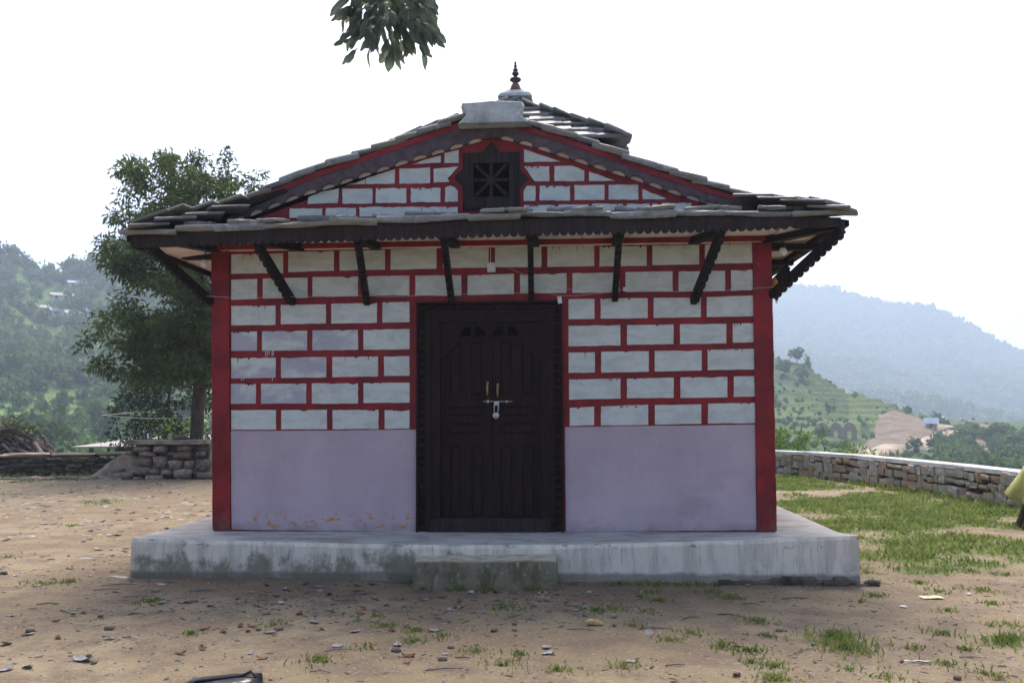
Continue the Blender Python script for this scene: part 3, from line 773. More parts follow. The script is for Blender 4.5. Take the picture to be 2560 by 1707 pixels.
def blob(n, size, leaf, flat=1.0):
    """Leaf cloud of a far crown, radius about 1 before scaling by size."""
    d = RNG.normal(size=(n, 3))
    d /= np.linalg.norm(d, axis=1)[:, None]
    lob = np.array([noise.noise((v[0] * 1.7, v[1] * 1.7, v[2] * 1.7 + size)) for v in d])
    rr = (0.72 + 0.55 * lob) * (RNG.random(n) ** 0.35)
    C = d * rr[:, None] * np.array([1, 1, flat])
    D = RNG.normal(size=(n, 3))
    D /= np.linalg.norm(D, axis=1)[:, None]
    return leaf_quads(C, leaf * (0.7 + 0.6 * RNG.random(n)), leaf * 0.8, D)

VARS = [blob(130, 3.0 * k, 0.40, 0.85 + 0.2 * (k % 3)) for k in range(5)]
SMALL = [blob(26, 1.3 * k, 0.75, 0.9) for k in range(6)]
def forest(name, pts, mat, protos):
    """pts: (x, y, z, radius). One far-off wood that reads as a mass."""
    Vs, Fs, o = [], [], 0
    for i, (x, y, z, r) in enumerate(pts):
        Vp, Fp = protos[i % len(protos)]
        a = RNG.random() * 6.28
        ca, sa = math.cos(a), math.sin(a)
        W_ = np.stack([Vp[:, 0] * ca - Vp[:, 1] * sa, Vp[:, 0] * sa + Vp[:, 1] * ca, Vp[:, 2]], 1) * r
        Vs.append(W_ + np.array([x, y, z + r * 0.55]))
        Fs.append(Fp + o)
        o += len(Vp)
    return tag(link(name, npmesh(name, np.concatenate(Vs), np.concatenate(Fs), mat)), kind='stuff')

pts = []
while len(pts) < 1500:                                  # left hill: woods above, scattered below
    az, t = RNG.uniform(-46, -12), RNG.random() ** 0.8
    p = left_f(az, t)
    k = noise.noise((p.x * 0.016, p.y * 0.016, 7.7))
    if t < 0.36 and k < 0.05:
        continue
    pts.append((p.x, p.y, p.z, RNG.uniform(1.4, 3.4) * (1.25 if t > 0.4 else 0.8)))
for _ in range(420):
    az, t = RNG.uniform(-36, -20), RNG.uniform(0.04, 0.42)
    p = left_f(az, t)
    pts.append((p.x, p.y, p.z, RNG.uniform(0.4, 1.1)))
for az in np.arange(-46, -12, 0.22):
    p = left_f(az + RNG.uniform(-.1, .1), RNG.uniform(0.97, 1.0))
    pts.append((p.x, p.y, p.z, RNG.uniform(1.2, 4.2)))
forest('hill_woods', pts, M['leaf_hill'], VARS[:3])
pts = []
while len(pts) < 5200:
    az, t = RNG.uniform(8, 32), RNG.random()
    p = mtn_f(az, t)
    pts.append((p.x, p.y, p.z, RNG.uniform(4, 8.5)))
for az in np.arange(8, 32, 0.12):
    p = mtn_f(az, 1.0)
    pts.append((p.x, p.y, p.z - 2, RNG.uniform(3, 8) * (1.7 if RNG.random() < 0.06 else 1)))
forest('mountain_forest', pts, M['leaf_hill'], SMALL)
pts = []
while len(pts) < 1300:
    az, t = RNG.uniform(9, 32), RNG.random()
    if soil(az, t) or mid_terr(az, t)[0] > 0.6 and RNG.random() < 0.93:
        continue
    e = mid_el(az, t)
    if 16.5 < az < 22.5 and abs(e - np.interp(az, [16.5, 22.4], [-3.3, -1.3])) < 0.35:
        continue
    if az < 17.5 and -2.2 < e < -0.6 and az > 14.6:
        continue
    p = mid_f(az, t)
    pts.append((p.x, p.y, p.z, RNG.uniform(0.25, 0.8) * (1.7 if RNG.random() < 0.1 else 1) if az < 21.5 else RNG.uniform(0.7, 2.3)))
forest('hillside_scrub', pts, M['leaf_hill'], VARS)

# trees on the slopes that stand out one by one
def crown_mesh(name, k, trunk=True):
    V, F = VARS[k]
    V = V * np.array([1, 1, 1.0])
    n = len(V)
    tv = [(0.05 * math.cos(a), 0.05 * math.sin(a), z) for z in (-1.3, 0.3) for a in (0, 2.1, 4.2)]
    V = np.concatenate([V, np.array(tv)])
    F = np.concatenate([F, np.array([(n, n + 1, n + 4, n + 3), (n + 1, n + 2, n + 5, n + 4), (n + 2, n, n + 3, n + 5)])])
    me = npmesh(name, V, F, M['leaf_hill'])
    me.materials.append(M['bark'])
    mi = np.zeros(len(F), dtype=np.int32)
    mi[-3:] = 1
    me.polygons.foreach_set('material_index', mi)
    return me
HT = [crown_mesh('hill_tree_mesh', k) for k in range(5)]
def hill_tree(p, r, label, group, sz=1.0):
    o = link('hill_tree', HT[int(RNG.integers(5))], None, (p.x, p.y, p.z + r * 0.9), (0, 0, RNG.random() * 6.3))
    o.scale = (r, r, r * sz)
    return tag(o, label, 'tree', group)
for i in range(44):
    az, t = RNG.uniform(-36, -21.6), RNG.uniform(0.08, 0.6)
    hill_tree(left_f(az, t), RNG.uniform(1.8, 3.6), 'round leafy tree standing clear on the terraced slope of the left hill', 'trees scattered over the left hill')
for i in range(12):
    az = -34 + i * 0.95 + RNG.uniform(-.3, .3)
    hill_tree(left_f(az, 0.99), RNG.uniform(2.2, 4.6), 'hazy tree on the skyline of the left hill', 'skyline trees of the left hill', RNG.uniform(0.9, 1.5))
for az, el, r, s_, lab in ((14.01, 2.9, 3.2, 0.8, 'flat topped tree highest on the terraced hillside right of the temple'), (14.62, 2.72, 1.3, 2.3, 'thin upright tree on the hillside crest beside the flat topped tree'),
                       (13.3, 2.2, 3.0, 0.9, 'dense tree below the flat topped tree, close to the red corner column'), (14.3, 1.9, 2.6, 0.9, 'bushy tree at the left end of the yellow terraces'),
                       (17.2, 0.95, 1.2, 1.1, 'small tree between the two flights of field terraces'), (20.0, -0.1, 1.4, 1.0, 'lone tree at the edge of the lower terraces above the landslip'),
                       (23.3, -1.9, 2.0, 0.9, 'bushy tree beside the footpath below the dirt road'), (24.6, -1.75, 2.6, 0.9, 'dense tree below the flat roofed far house'), (25.3, -2.3, 2.8, 0.9, 'rounded tree at the right edge over the stone wall'),
                       (20.3, -2.55, 1.8, 0.7, 'low bushy tree under the bend of the dirt road'), (21.3, -2.3, 1.9, 0.7, 'low bushy tree right of the road above the coping'), (15.3, -1.95, 2.0, 0.7, 'dark bushy tree below the roofless stone ruin')):
    hill_tree(mid_f(az, el_to_t(MID_CREST, -4.0, az, el)), r, lab, 'trees on the right hillside', s_)

# ================================================================== the temple
T = empty('temple', (0, 0, 0), 'small red and white temple with stone slab roof on a whitewashed plinth', 'temple')
WL0, WL1, WR0, WR1, WT = -2.61, -2.677, 2.52, 2.546, 2.60      # wall corners: left foot/top, right foot/top

def jitter_loop(poly, step, amp, drip=0.0):
    """Hand-painted edge: resample a closed (x, z) outline with a slight wobble."""
    out = []
    n = len(poly)
    for i in range(n):
        a, b = Vector(poly[i]), Vector(poly[(i + 1) % n])
        L = (b - a).length
        k = max(1, int(L / step))
        nrm = Vector((b.y - a.y, -(b.x - a.x))).normalized()
        top = abs(nrm.y) > 0.8 and nrm.y > 0
        for q in range(k):
            s = q / k
            am = amp * (0.5 if q == 0 else 1)
            d = random.uniform(-am, am)
            if drip and top and q and random.random() < 0.07:
                d -= random.uniform(0.2, 1.0) * drip
            p = a.lerp(b, s) + nrm * d
            out.append((p.x, p.y))
    return out

def plate(poly, y0, y1):
    b = B()
    b.prism_y(poly, y0, y1)
    return b

# --- walls
w = B()
w.prism_y([(WL0, -0.03), (-0.70, -0.03), (-0.70, 2.07), (0.62, 2.07), (0.62, -0.03), (WR0, -0.03), (WR1, WT), (2.56, 2.80), (0.0, 3.70), (-2.69, 2.76), (WL1, WT)], 0.0, 0.35)
for x0, x1, a, bq in ((WL0, WL1, 0.0, 0.35), (WR0, WR1, -0.35, 0.0)):
    w.add([(x0 + a, 0.35, -0.03), (x0 + bq, 0.35, -0.03), (x0 + bq, 6.0, -0.03), (x0 + a, 6.0, -0.03), (x1 + a, 0.35, 2.75), (x1 + bq, 0.35, 2.75), (x1 + bq, 6.0, 2.75), (x1 + a, 6.0, 2.75)],
          [(0, 3, 2, 1), (4, 5, 6, 7), (0, 1, 5, 4), (1, 2, 6, 5), (2, 3, 7, 6), (3, 0, 4, 7)])
w.prism_y([(WL0 + .35, -0.03), (WR0 - .35, -0.03), (WR1 - .35, WT), (0.0, 3.5), (WL1 + .35, WT)], 5.7, 6.0)
w.build('wall', M['red'], T)
for xa, xb, xc, xd in ((-2.612, -2.445, -2.505, -2.679), (2.352, 2.524, 2.549, 2.378)):
    P = [(xa, 0.0), (xb, 0.0), (xc, WT), (xd, WT)]
    plate(jitter_loop(P, 0.12, 0.003), -0.022, 0.0).build('column', M['red'], T)
for P in ([(-2.437, 0.004), (-0.722, -0.015), (-0.722, 0.913), (-2.464, 0.909)], [(0.648, -0.015), (2.348, 0.006), (2.36, 0.944), (0.648, 0.930)]):
    plate(jitter_loop(P, 0.09, 0.002), -0.007, 0.0).build('dado', M['lav'], T)
LAVB = {29, 30, 31, 37, 38, 45, 46}
for i, P in enumerate(BRICKS):
    b = plate(jitter_loop(P, random.uniform(0.03, 0.09), random.uniform(0.0010, 0.0026), 0.016), -0.006 - 0.002 * random.random(), 0.0)
    o = b.build('brick', M['white_lav'] if i in LAVB else M['white'], T)
    if i in LAVB:
        tag(o, 'white painted block smeared with lavender paint')
for P in GABLE:
    plate(jitter_loop(P, 0.04, 0.003, 0.010), -0.006, 0.0).build('brick', M['white'], T)
# lavender runs below the smeared blocks
d = B()
for x, z0, z1 in ((-2.145, 1.655, 1.60), (-2.128, 1.655, 1.605), (-2.112, 1.655, 1.618), (-2.082, 1.655, 1.602), (-2.07, 1.655, 1.612), (-2.37, 1.40, 1.376), (-2.35, 1.40, 1.38), (-2.075, 1.40, 1.372)):
    d.box(x - 0.004, x + 0.004, -0.003, 0.0, z1, z0)
d.build('paint_run', M['lav'], T)

# red paint runs and ragged strokes over the upper edges of the blocks
d = B()
for P in BRICKS + GABLE:
    xs = [p[0] for p in P]
    zt_ = max(p[1] for p in P)
    zl = sorted(p[1] for p in P)[-2]
    if max(xs) - min(xs) < 0.15 or zt_ - zl > 0.02:
        continue
    for _ in range(random.choice((0, 0, 1, 1, 2, 4))):
        x = random.uniform(min(xs) + 0.02, max(xs) - 0.03)
        z0 = min(zl, zt_) + 0.001
        L = random.uniform(0.006, 0.020) if random.random() < 0.8 else random.uniform(0.03, 0.06)
        w_ = random.uniform(0.0022, 0.005) if L > 0.02 else random.uniform(0.004, 0.022)
        d.prism_y([(x - w_, z0), (x - w_ * 0.3, z0 - L), (x + w_ * 0.3, z0 - L * random.uniform(.7, 1)), (x + w_, z0)], -0.0095, -0.001)
tag(d.build('red_paint_run', M['red'], T), kind='stuff')

# --- plinth and step
def plinth():
    front = [(-3.10, 0.004, -0.335), (-2.6, -0.006, -0.33), (-2.0, -0.022, -0.345), (-1.3, -0.036, -0.35), (-0.6, -0.046, -0.36), (0.0, -0.047, -0.37), (0.6, -0.043, -0.375), (1.2, -0.030, -0.375), (1.9, -0.008, -0.385), (2.5, 0.016, -0.375), (3.06, 0.036, -0.375)]
    R = []
    n = 60
    xs = [c[0] for c in front]
    zt = [c[1] for c in front]
    V, F = [], []
    rows = ((0.012, -0.13, 0), (0.0, -0.10, -0.55), (-0.003, -0.06, -0.3), (0.004, -0.018, -0.02), (0.018, 0.0, 0.0))
    for i in range(n + 1):
        x = -3.10 + 6.16 * i / n
        z = float(np.interp(x, xs, zt))
        ej = 0.010 * noise.noise((x * 3, 0, 1)) + (0.014 * max(0, noise.noise((x * 7, 3, 1)) - 0.15))
        col = [(x, -0.60, -0.75), (x, -0.60 + 0.006 * noise.noise((x * 5, 1, 7)), -0.29), (x, -0.60 + 0.008 * noise.noise((x * 4, 2, 5)), -0.15),
               (x, -0.600 + ej * 0.6, z - 0.035 + ej), (x, -0.585 + ej, z - 0.002), (x, -0.40, z * 0.55 - 0.002), (x, 0.0, -0.012), (x, 6.6, -0.012)]
        if i == 0 or i == n:
            sx = -1 if i == 0 else 1
            col = [(p[0] + (sx * 0.004 * noise.noise((k, 1, 1))), p[1], p[2]) for k, p in enumerate(col)]
        V += col
    k = 8
    for i in range(n):
        for j in range(k - 1):
            F.append((i * k + j, (i + 1) * k + j, (i + 1) * k + j + 1, i * k + j + 1))
    F.append(tuple(range(k)) + (len(V),))
    V.append((-3.10, 6.6, -0.75))
    F.append(tuple(reversed(range(n * k, n * k + k))) + (len(V),))
    F[-1] = (len(V),) + tuple(reversed(range(n * k, n * k + k)))
    V.append((3.06, 6.6, -0.75))
    return link('plinth', mesh('plinth', V, F, M['plinth']), T)
plinth()
fb = B()                                           # broken mortar footing under the right end of the plinth
for i in range(15):
    x = 1.9 + i * 0.085
    fb.box(x, x + 0.12, -0.62 - 0.05 * random.random(), -0.58, -0.48, -0.325 + 0.05 * noise.noise((i * 0.5, 0, 1)) + (0.03 if 4 < i < 9 else 0), 0, 0.015)
fb.build('footing', M['mortar'], T)
sb = B()
V, R = [], []
for z, dx, dy in ((-0.62, 0, 0), (-0.20, 0.0, 0.0), (-0.138, 0.006, 0.008), (-0.128, 0.016, 0.016)):
    ring = []
    for i in range(13):
        x = -0.594 + dx + (1.170 - 2 * dx) * i / 12
        ring.append((x, -0.95 + dy + 0.008 * noise.noise((x * 5, z * 9, 2)), z + (0.006 * noise.noise((x * 4, 0, 4)) + 0.009 * (x) if z > -0.3 else 0)))
    ring += [(0.576 - dx, -0.55, z + 0.012 if z > -0.3 else z), (-0.594 + dx, -0.55, z - 0.012 if z > -0.3 else z)]
    R.append(ring)
sb.rings(R)
sb.build('step', M['moss'], T)

# --- door
fr = B()
DX = lambda px: -0.715 + (px - 150) * 0.001522
DZ = lambda py: 2.085 - (py - 140) * 0.001525
Z0 = -0.03
fr.prism_y([(DX(150), Z0), (DX(163), Z0), (DX(163), DZ(150)), (DX(1022), DZ(150)), (DX(1022), Z0), (DX(1035), Z0), (DX(1035), DZ(138)), (DX(150), DZ(138))], -0.045, 0.10)
fr.prism_y([(DX(204), Z0), (DX(238), Z0), (DX(238), DZ(215)), (DX(952), DZ(215)), (DX(952), Z0), (DX(980), Z0), (DX(980), DZ(190)), (DX(204), DZ(190))], -0.035, 0.10)
fr.prism_y([(DX(238), Z0), (DX(292), Z0), (DX(292), DZ(262)), (DX(906), DZ(262)), (DX(906), Z0), (DX(952), Z0), (DX(952), DZ(215)), (DX(238), DZ(215))], -0.018, 0.12)
fr.box(DX(163), DX(204), 0.0, 0.10, Z0, DZ(150))
fr.box(DX(980), DX(1022), 0.0, 0.10, Z0, DZ(150))
fr.box(DX(204), DX(980), 0.002, 0.10, DZ(190), DZ(150))
D = fr.build('door_frame', M['wood'], T)
db = B()                                           # carved bead blocks up the jambs and along the head
zc = Z0 + 0.03
while zc < DZ(160):
    for xa, xb in ((166, 201), (983, 1019)):
        db.box(DX(xa), DX(xb), -0.036, 0.0, zc, zc + 0.046, 0, 0.014)
    zc += 0.0745
bead = tag(db.build('bead_carving', M['wood'], D), kind='stuff')
db = B()
xc = DX(215)
while xc < DX(965):
    db.box(xc, xc + 0.05, -0.03, 0.0, DZ(186), DZ(154), 0, 0.012)
    xc += 0.0745
tag(db.build('bead_carving', M['wood'], D), kind='stuff')
B().box(DX(238), DX(952), -0.05, 0.12, Z0 + 0.002, DZ(1436), 0, 0.006).build('threshold', M['fascia'], T)
# head board with four carved fan lights and two spandrels
hb = B()
hb.box(DX(292), DX(906), 0.012, 0.06, DZ(345), DZ(262))
hb.prism_y([(DX(292), DZ(345)), (DX(292), DZ(490)), (DX(300), DZ(492)), (DX(405), DZ(378)), (DX(405), DZ(345))], 0.016, 0.05)
hb.prism_y([(DX(906), DZ(345)), (DX(780), DZ(345)), (DX(780), DZ(375)), (DX(896), DZ(490)), (DX(906), DZ(488))], 0.016, 0.05)
hb.box(DX(300), DX(880), 0.004, 0.014, DZ(352), DZ(343))
hd = hb.build('head_board', M['wood'], T)
for cx_, s_ in ((480, -1), (505, 1), (675, -1), (703, 1)):
    fan = [(0, 0)] + [(s_ * 0.095 * math.cos(a), 0.085 * math.sin(a)) for a in np.linspace(0, math.pi / 2, 7)]
    if s_ < 0:
        fan = fan[::-1]
    f2 = B()
    f2.prism_y([(DX(cx_) + x, DZ(342) + z) for x, z in fan], 0.0085, 0.0118)
    f2.build('fan_light', M['void'], hd)
# two leaves
for li, (xa, xb, cols) in enumerate(((295, 606, ((350, 415), (480, 546))), (610, 905, ((660, 727), (790, 857))))):
    lf = B()
    z0, z1 = DZ(1434), DZ(350)
    lf.box(DX(xa), DX(xb), 0.062, 0.09, z0, z1)
    # rails and stiles stand proud of the recessed panels
    for a, c_ in ((xa, cols[0][0] - 2), (cols[1][1] + 2, xb)):
        lf.box(DX(a), DX(c_), 0.044, 0.0625, z0 + 0.001, z1 - 0.001)
    for pa, pb in ((1434, 1425), (1005, 937), (870, 826), (770, 702), (378, 351)):
        lf.box(DX(cols[0][0] - 2), DX(cols[1][1] + 2), 0.0445, 0.0625, DZ(pa), DZ(pb))
    for pa, pb in ((1425, 1005), (702, 378)):
        lf.box(DX(cols[0][1]), DX(cols[1][0]), 0.045, 0.0625, DZ(pa), DZ(pb))
    leaf = lf.build('door_leaf', M['wood'], T)
    for ca, cb in cols:
        for pa, pb in ((1420, 1010), (698, 383)):
            B().box(DX(ca + 9), DX(cb - 9), 0.050, 0.0625, DZ(pa), DZ(pb), 0, 0.006).build('panel', M['wood'], leaf)
    for pa, pb in ((932, 874), (822, 774)):
        B().box(DX(cols[0][0] + 8), DX(cols[1][1] - 8), 0.050, 0.0625, DZ(pa), DZ(pb), 0, 0.008).build('panel', M['wood'], leaf)
    hx = (578, 641)[li]
    h = B()
    z1h = DZ(628 + 10 * li)
    h.tube([(DX(hx), 0.045, z1h), (DX(hx), 0.018, z1h - 0.004), (DX(hx), 0.012, z1h - 0.05), (DX(hx), 0.018, z1h - 0.108), (DX(hx), 0.045, z1h - 0.112)], [0.006, 0.008, 0.0095, 0.008, 0.006], 8)
    ho = h.build('handle', M['brass'], leaf, True)
    B().box(DX(hx) - 0.009, DX(hx) + 0.009, 0.0405, 0.0442, z1h - 0.02, z1h + 0.008, 0, 0.001).build('handle_plate', M['steel'], leaf)
bt = B()
bt.tube([(DX(553), 0.030, DZ(741)), (DX(730), 0.030, DZ(742.5))], 0.0042, 8)
bt.box(DX(574), DX(586), 0.028, 0.045, DZ(752), DZ(732), 0, 0.002)
bt.box(DX(690), DX(700), 0.028, 0.045, DZ(750), DZ(735), 0, 0.002)
bt.box(DX(618), DX(648), 0.024, 0.034, DZ(770), DZ(738), 0, 0.003)
bt.build('bolt', M['steel'], T, True)
pl = empty('padlock', (DX(630), 0.014, DZ(845)), 'round steel padlock hanging from the bolt of the dark door', 'padlock')
pb_ = B()
R = []
for yy, s_ in ((0.016, 0.82), (0.010, 1.0), (-0.006, 1.0), (-0.012, 0.82)):
    R.append([(0.031 * s_ * math.cos(a), yy, 0.030 + 0.034 * s_ * math.sin(a) * (1.0 if math.sin(a) < 0 else 0.85)) for a in np.linspace(0, 2 * math.pi, 17)[:-1]])
pb_.rings([r[::-1] for r in R][::-1])
pb_.build('body', M['steel'], pl, True)
sh = B()
sh.tube([(-0.016, 0.0, 0.05)] + [(0.004 - 0.020 * math.cos(a), 0.0, 0.112 + 0.020 * math.sin(a)) for a in np.linspace(0, math.pi, 9)] + [(0.016, 0.0, 0.05)], 0.0055, 8)
sh.build('shackle', M['steel'], pl, True)
B().lathe([(0.001, -0.001), (0.006, -0.001), (0.006, 0.001), (0.001, 0.001)], 10).build('keyhole', M['black_plastic'], pl, False).matrix_basis = Matrix.Translation((0, -0.0125, 0.022)) @ Matrix.Rotation(rad(90), 4, 'X')

# --- gable window with wheel lattice
gw = B()
wx0, wx1, wz0, wz1 = -0.285, 0.255, 2.945, 3.495
out = [(wx0, wz0), (-0.075, wz0), (-0.05, 2.905), (0.03, 2.905), (0.055, wz0), (wx1, wz0), (wx1, 3.155), (0.335, 3.235), (wx1, 3.325), (wx1, wz1), (0.075, wz1), (-0.015, 3.60), (-0.105, wz1), (wx0, wz1), (wx0, 3.345), (-0.365, 3.255), (wx0, 3.165)]
red_out = [(x * 1.115 + 0.0015, 3.25 + (z - 3.25) * 1.10) for x, z in out]
plate(jitter_loop(red_out, 0.05, 0.003), -0.010, 0.0).build('window_border', M['red'], T)
lx0, lx1, lz0, lz1 = -0.182, 0.151, 3.066, 3.388
gwo = B()
gwo.prism_y(out, -0.022, -0.0105)
for a, b_, c_, d_ in ((wx0 + .03, lx0, wz0 + .02, wz1 - .02), (lx1, wx1 - .03, wz0 + .02, wz1 - .02), (lx0, lx1, wz0 + .02, lz0), (lx0, lx1, lz1, wz1 - .02)):
    gwo.box(a, b_, -0.045, -0.0225, c_, d_)
gwin = gwo.build('gable_window', M['fascia'], T)
lc = ((lx0 + lx1) / 2, (lz0 + lz1) / 2)
for k in range(8):
    a = k * math.pi / 4
    L = 0.158 if k % 2 == 0 else 0.205
    ca, sa = math.cos(a), math.sin(a)
    s_ = B()
    P = [(0.025, -0.012), (L, -0.017), (L, 0.017), (0.025, 0.012)]
    s_.prism_y([(lc[0] + ca * u - sa * v, lc[1] + sa * u + ca * v) for u, v in P], -0.040, -0.0225)
    s_.build('spoke', M['fascia'], gwin)
hub = B()
hub.prism_y([(lc[0] + 0.032 * math.cos(a), lc[1] + 0.032 * math.sin(a)) for a in np.linspace(0, 2 * math.pi, 15)[:-1]], -0.046, -0.0225)
hub.build('hub', M['fascia'], gwin)
B().box(lx0 + .001, lx1 - .001, -0.0245, -0.0225, lz0 + .001, lz1 - .001).build('backing', M['void'], gwin)

# --- roof profile (top of slabs) : left and right of the ridge
PL = ([0, 0.286, 1.764, 2.84, 3.30], [3.885, 3.835, 3.350, 2.910, 2.705])
PR = ([0, 0.758, 1.536, 2.364, 3.19], [3.885, 3.632, 3.322, 3.032, 2.755])
def prof(s, u):
    return float(np.interp(u, *(PL if s < 0 else PR)))
EAVE = {-1: 3.28, 1: 3.16}
def eave_z(x):
    return float(np.interp(x, [-3.28, -2.2, -1.0, 0.2, 1.2, 2.2, 3.16], [2.690, 2.722, 2.755, 2.782, 2.778, 2.765, 2.742]))
deck = B()
for s in (-1, 1):
    xs = (PL if s < 0 else PR)[0]
    for i in range(len(xs) - 1):
        a, b_ = xs[i], min(xs[i + 1], EAVE[s] - 0.05)
        za, zb = prof(s, a) - 0.085, prof(s, b_) - 0.085
        y0a, y0b = (-0.03 if a < 2.5 else -0.03 - 0.55 * (a - 2.5) / 0.75), (-0.03 if b_ < 2.5 else -0.03 - 0.55 * (b_ - 2.5) / 0.75)
        P = [(s * a, y0a, za), (s * b_, y0b, zb), (s * b_, 6.5, zb), (s * a, 6.5, za)]
        Q = [(x, y, z - 0.05) for x, y, z in P]
        vs = P + Q
        fs = [(0, 1, 2, 3), (7, 6, 5, 4), (4, 5, 1, 0), (5, 6, 2, 1), (6, 7, 3, 2)]
        if s < 0:
            fs = [tuple(reversed(f)) for f in fs]
        deck.add(vs, fs)
roof = deck.build('roof', M['strut'], T)

def slab_mesh(w_, L, t, seed):
    """Hand-split stone slab lying in x (down-slope, tail at x = 0) and y; broken edges."""
    r = random.Random(seed)
    P = []
    nw = 5
    for k in range(nw):                             # tail edge
        P.append((r.uniform(-0.022, 0.018), -w_ / 2 + w_ * k / (nw - 1) + (0 if k in (0, nw - 1) else r.uniform(-.02, .02))))
    P += [(-L * 0.5, w_ / 2 + r.uniform(-.015, .015)), (-L, w_ / 2 - r.uniform(0, .03)), (-L, -w_ / 2 + r.uniform(0, .03)), (-L * 0.5, -w_ / 2 + r.uniform(-.015, .015))]
    b = B()
    R = []
    for z, ins in ((-t / 2, 0.012), (-t * 0.12, 0.0), (t * 0.25, 0.002), (t / 2, 0.014)):
        R.append([(x + (ins if x < -L * 0.6 else -ins) * 1.0, y - math.copysign(ins, y) * (1 if abs(y) > w_ * .3 else 0), z + r.uniform(-.004, .004)) for x, y in P])
    b.rings(R)
    return mesh('slab', b.v, b.f, M['slate2'])
SLABS = [slab_mesh(0.46, 0.36, 0.030 + 0.004 * (k % 4), 100 + k) for k in range(10)]
def slab(parent, pos, xdir, ydir, sy=1.0, k=None, sx=1.0, sz=1.0):
    x = Vector(xdir).normalized()
    z = x.cross(Vector(ydir)).normalized()
    y = z.cross(x)
    if z.z < 0:
        z, y = -z, -y
    mw = Matrix(((x.x * sx, y.x * sy, z.x * sz, pos[0]), (x.y * sx, y.y * sy, z.y * sz, pos[1]), (x.z * sx, y.z * sy, z.z * sz, pos[2]), (0, 0, 0, 1)))
    return link('slab', SLABS[random.randrange(10) if k is None else k], parent, mw=mw)

joined = []                                         # slabs of the far slopes: (matrix)
def joined_slab(pos, xdir, ydir, sy=1.0):
    x = Vector(xdir).normalized()
    z = x.cross(Vector(ydir)).normalized()
    y = z.cross(x)
    if z.z < 0:
        z, y = -z, -y
    joined.append((Matrix(((x.x, y.x * sy, z.x, pos[0]), (x.y, y.y * sy, z.y, pos[1]), (x.z, y.z * sy, z.z, pos[2]), (0, 0, 0, 1))), random.randrange(10)))

STEPS = {-1: [0.30, 0.50, 0.71, 0.93, 1.14, 1.34, 1.57, 1.78, 1.99, 2.20, 2.42, 2.62, 2.83, 3.03, 3.18], 1: [0.32, 0.56, 0.80, 1.02, 1.25, 1.50, 1.72, 1.95, 2.17, 2.38, 2.60, 2.82, 2.98, 3.07]}
for s in (-1, 1):
    for u in STEPS[s]:
        u0 = max(0.0, u - 0.30)
        tail = prof(s, u) + 0.012 + random.uniform(-.008, .01)
        sl_ = (prof(s, max(0, u - 0.15)) - prof(s, u + 0.05)) / (u + 0.05 - max(0, u - 0.15))
        d_ = Vector((s * 0.3, 0, -0.3 * sl_ + 0.022))
        ys = -0.105 if u < 2.45 else -0.105 - 0.555 * (u - 2.45) / 0.75
        yc = ys + random.uniform(-0.02, 0.02)
        first = True
        while yc < 6.4:
            w_ = random.uniform(0.36, 0.56)
            pos = (s * u, yc + w_ / 2, tail - 0.022 + random.uniform(-.006, .006))
            dd = (d_.x, random.uniform(-.03, .03), d_.z + random.uniform(-.01, .01))
            if yc < 0.75:
                slab(roof, pos, dd, (0, 1, 0), w_ / 0.45, None, 0.95, (1.45 if u < 2.5 else 0.85) if first else 0.9)
                first = False
            else:
                joined_slab(pos, dd, (0, 1, 0), w_ / 0.45)
            yc += w_
# skirt of slabs across the front eave: two overlapping courses with cover slabs on the joints
for row, (yf, dz) in enumerate(((-0.33, 0.075), (-0.665, 0.0))):
    x = -3.24 if row else -2.75
    xe = 3.13 if row else 2.62
    while x < xe - 0.05:
        w_ = min(random.uniform(0.34, 0.60), max(0.22, xe - x))
        z = eave_z(x + w_ / 2) + dz + random.uniform(-.012, .010)
        slab(roof, (x + w_ / 2, yf + random.uniform(-.012, .012), z - 0.027), (0, -0.36, -0.055), (1, 0, random.uniform(-.045, .045)), w_ / 0.44, None, 1.0, 1.45 if row else 1.0)
        x += w_
for x in (-2.62, -2.18, -1.93, -1.52, -1.28, -0.93, -0.62, -0.42, 0.04, 0.25, 0.62, 0.86, 1.22, 1.46, 1.86, 2.10, 2.42, 2.66):
    lo = random.random() < 0.5
    z = eave_z(x) + (0.020 if lo else 0.058)
    slab(roof, (x, (-0.655 if lo else -0.47) + random.uniform(-.02, .02), z), (random.uniform(-.05, .05), -0.30, -0.050), (1, 0, random.uniform(-.07, .07)), random.uniform(0.40, 0.66), None, 0.8, random.uniform(0.9, 1.35))
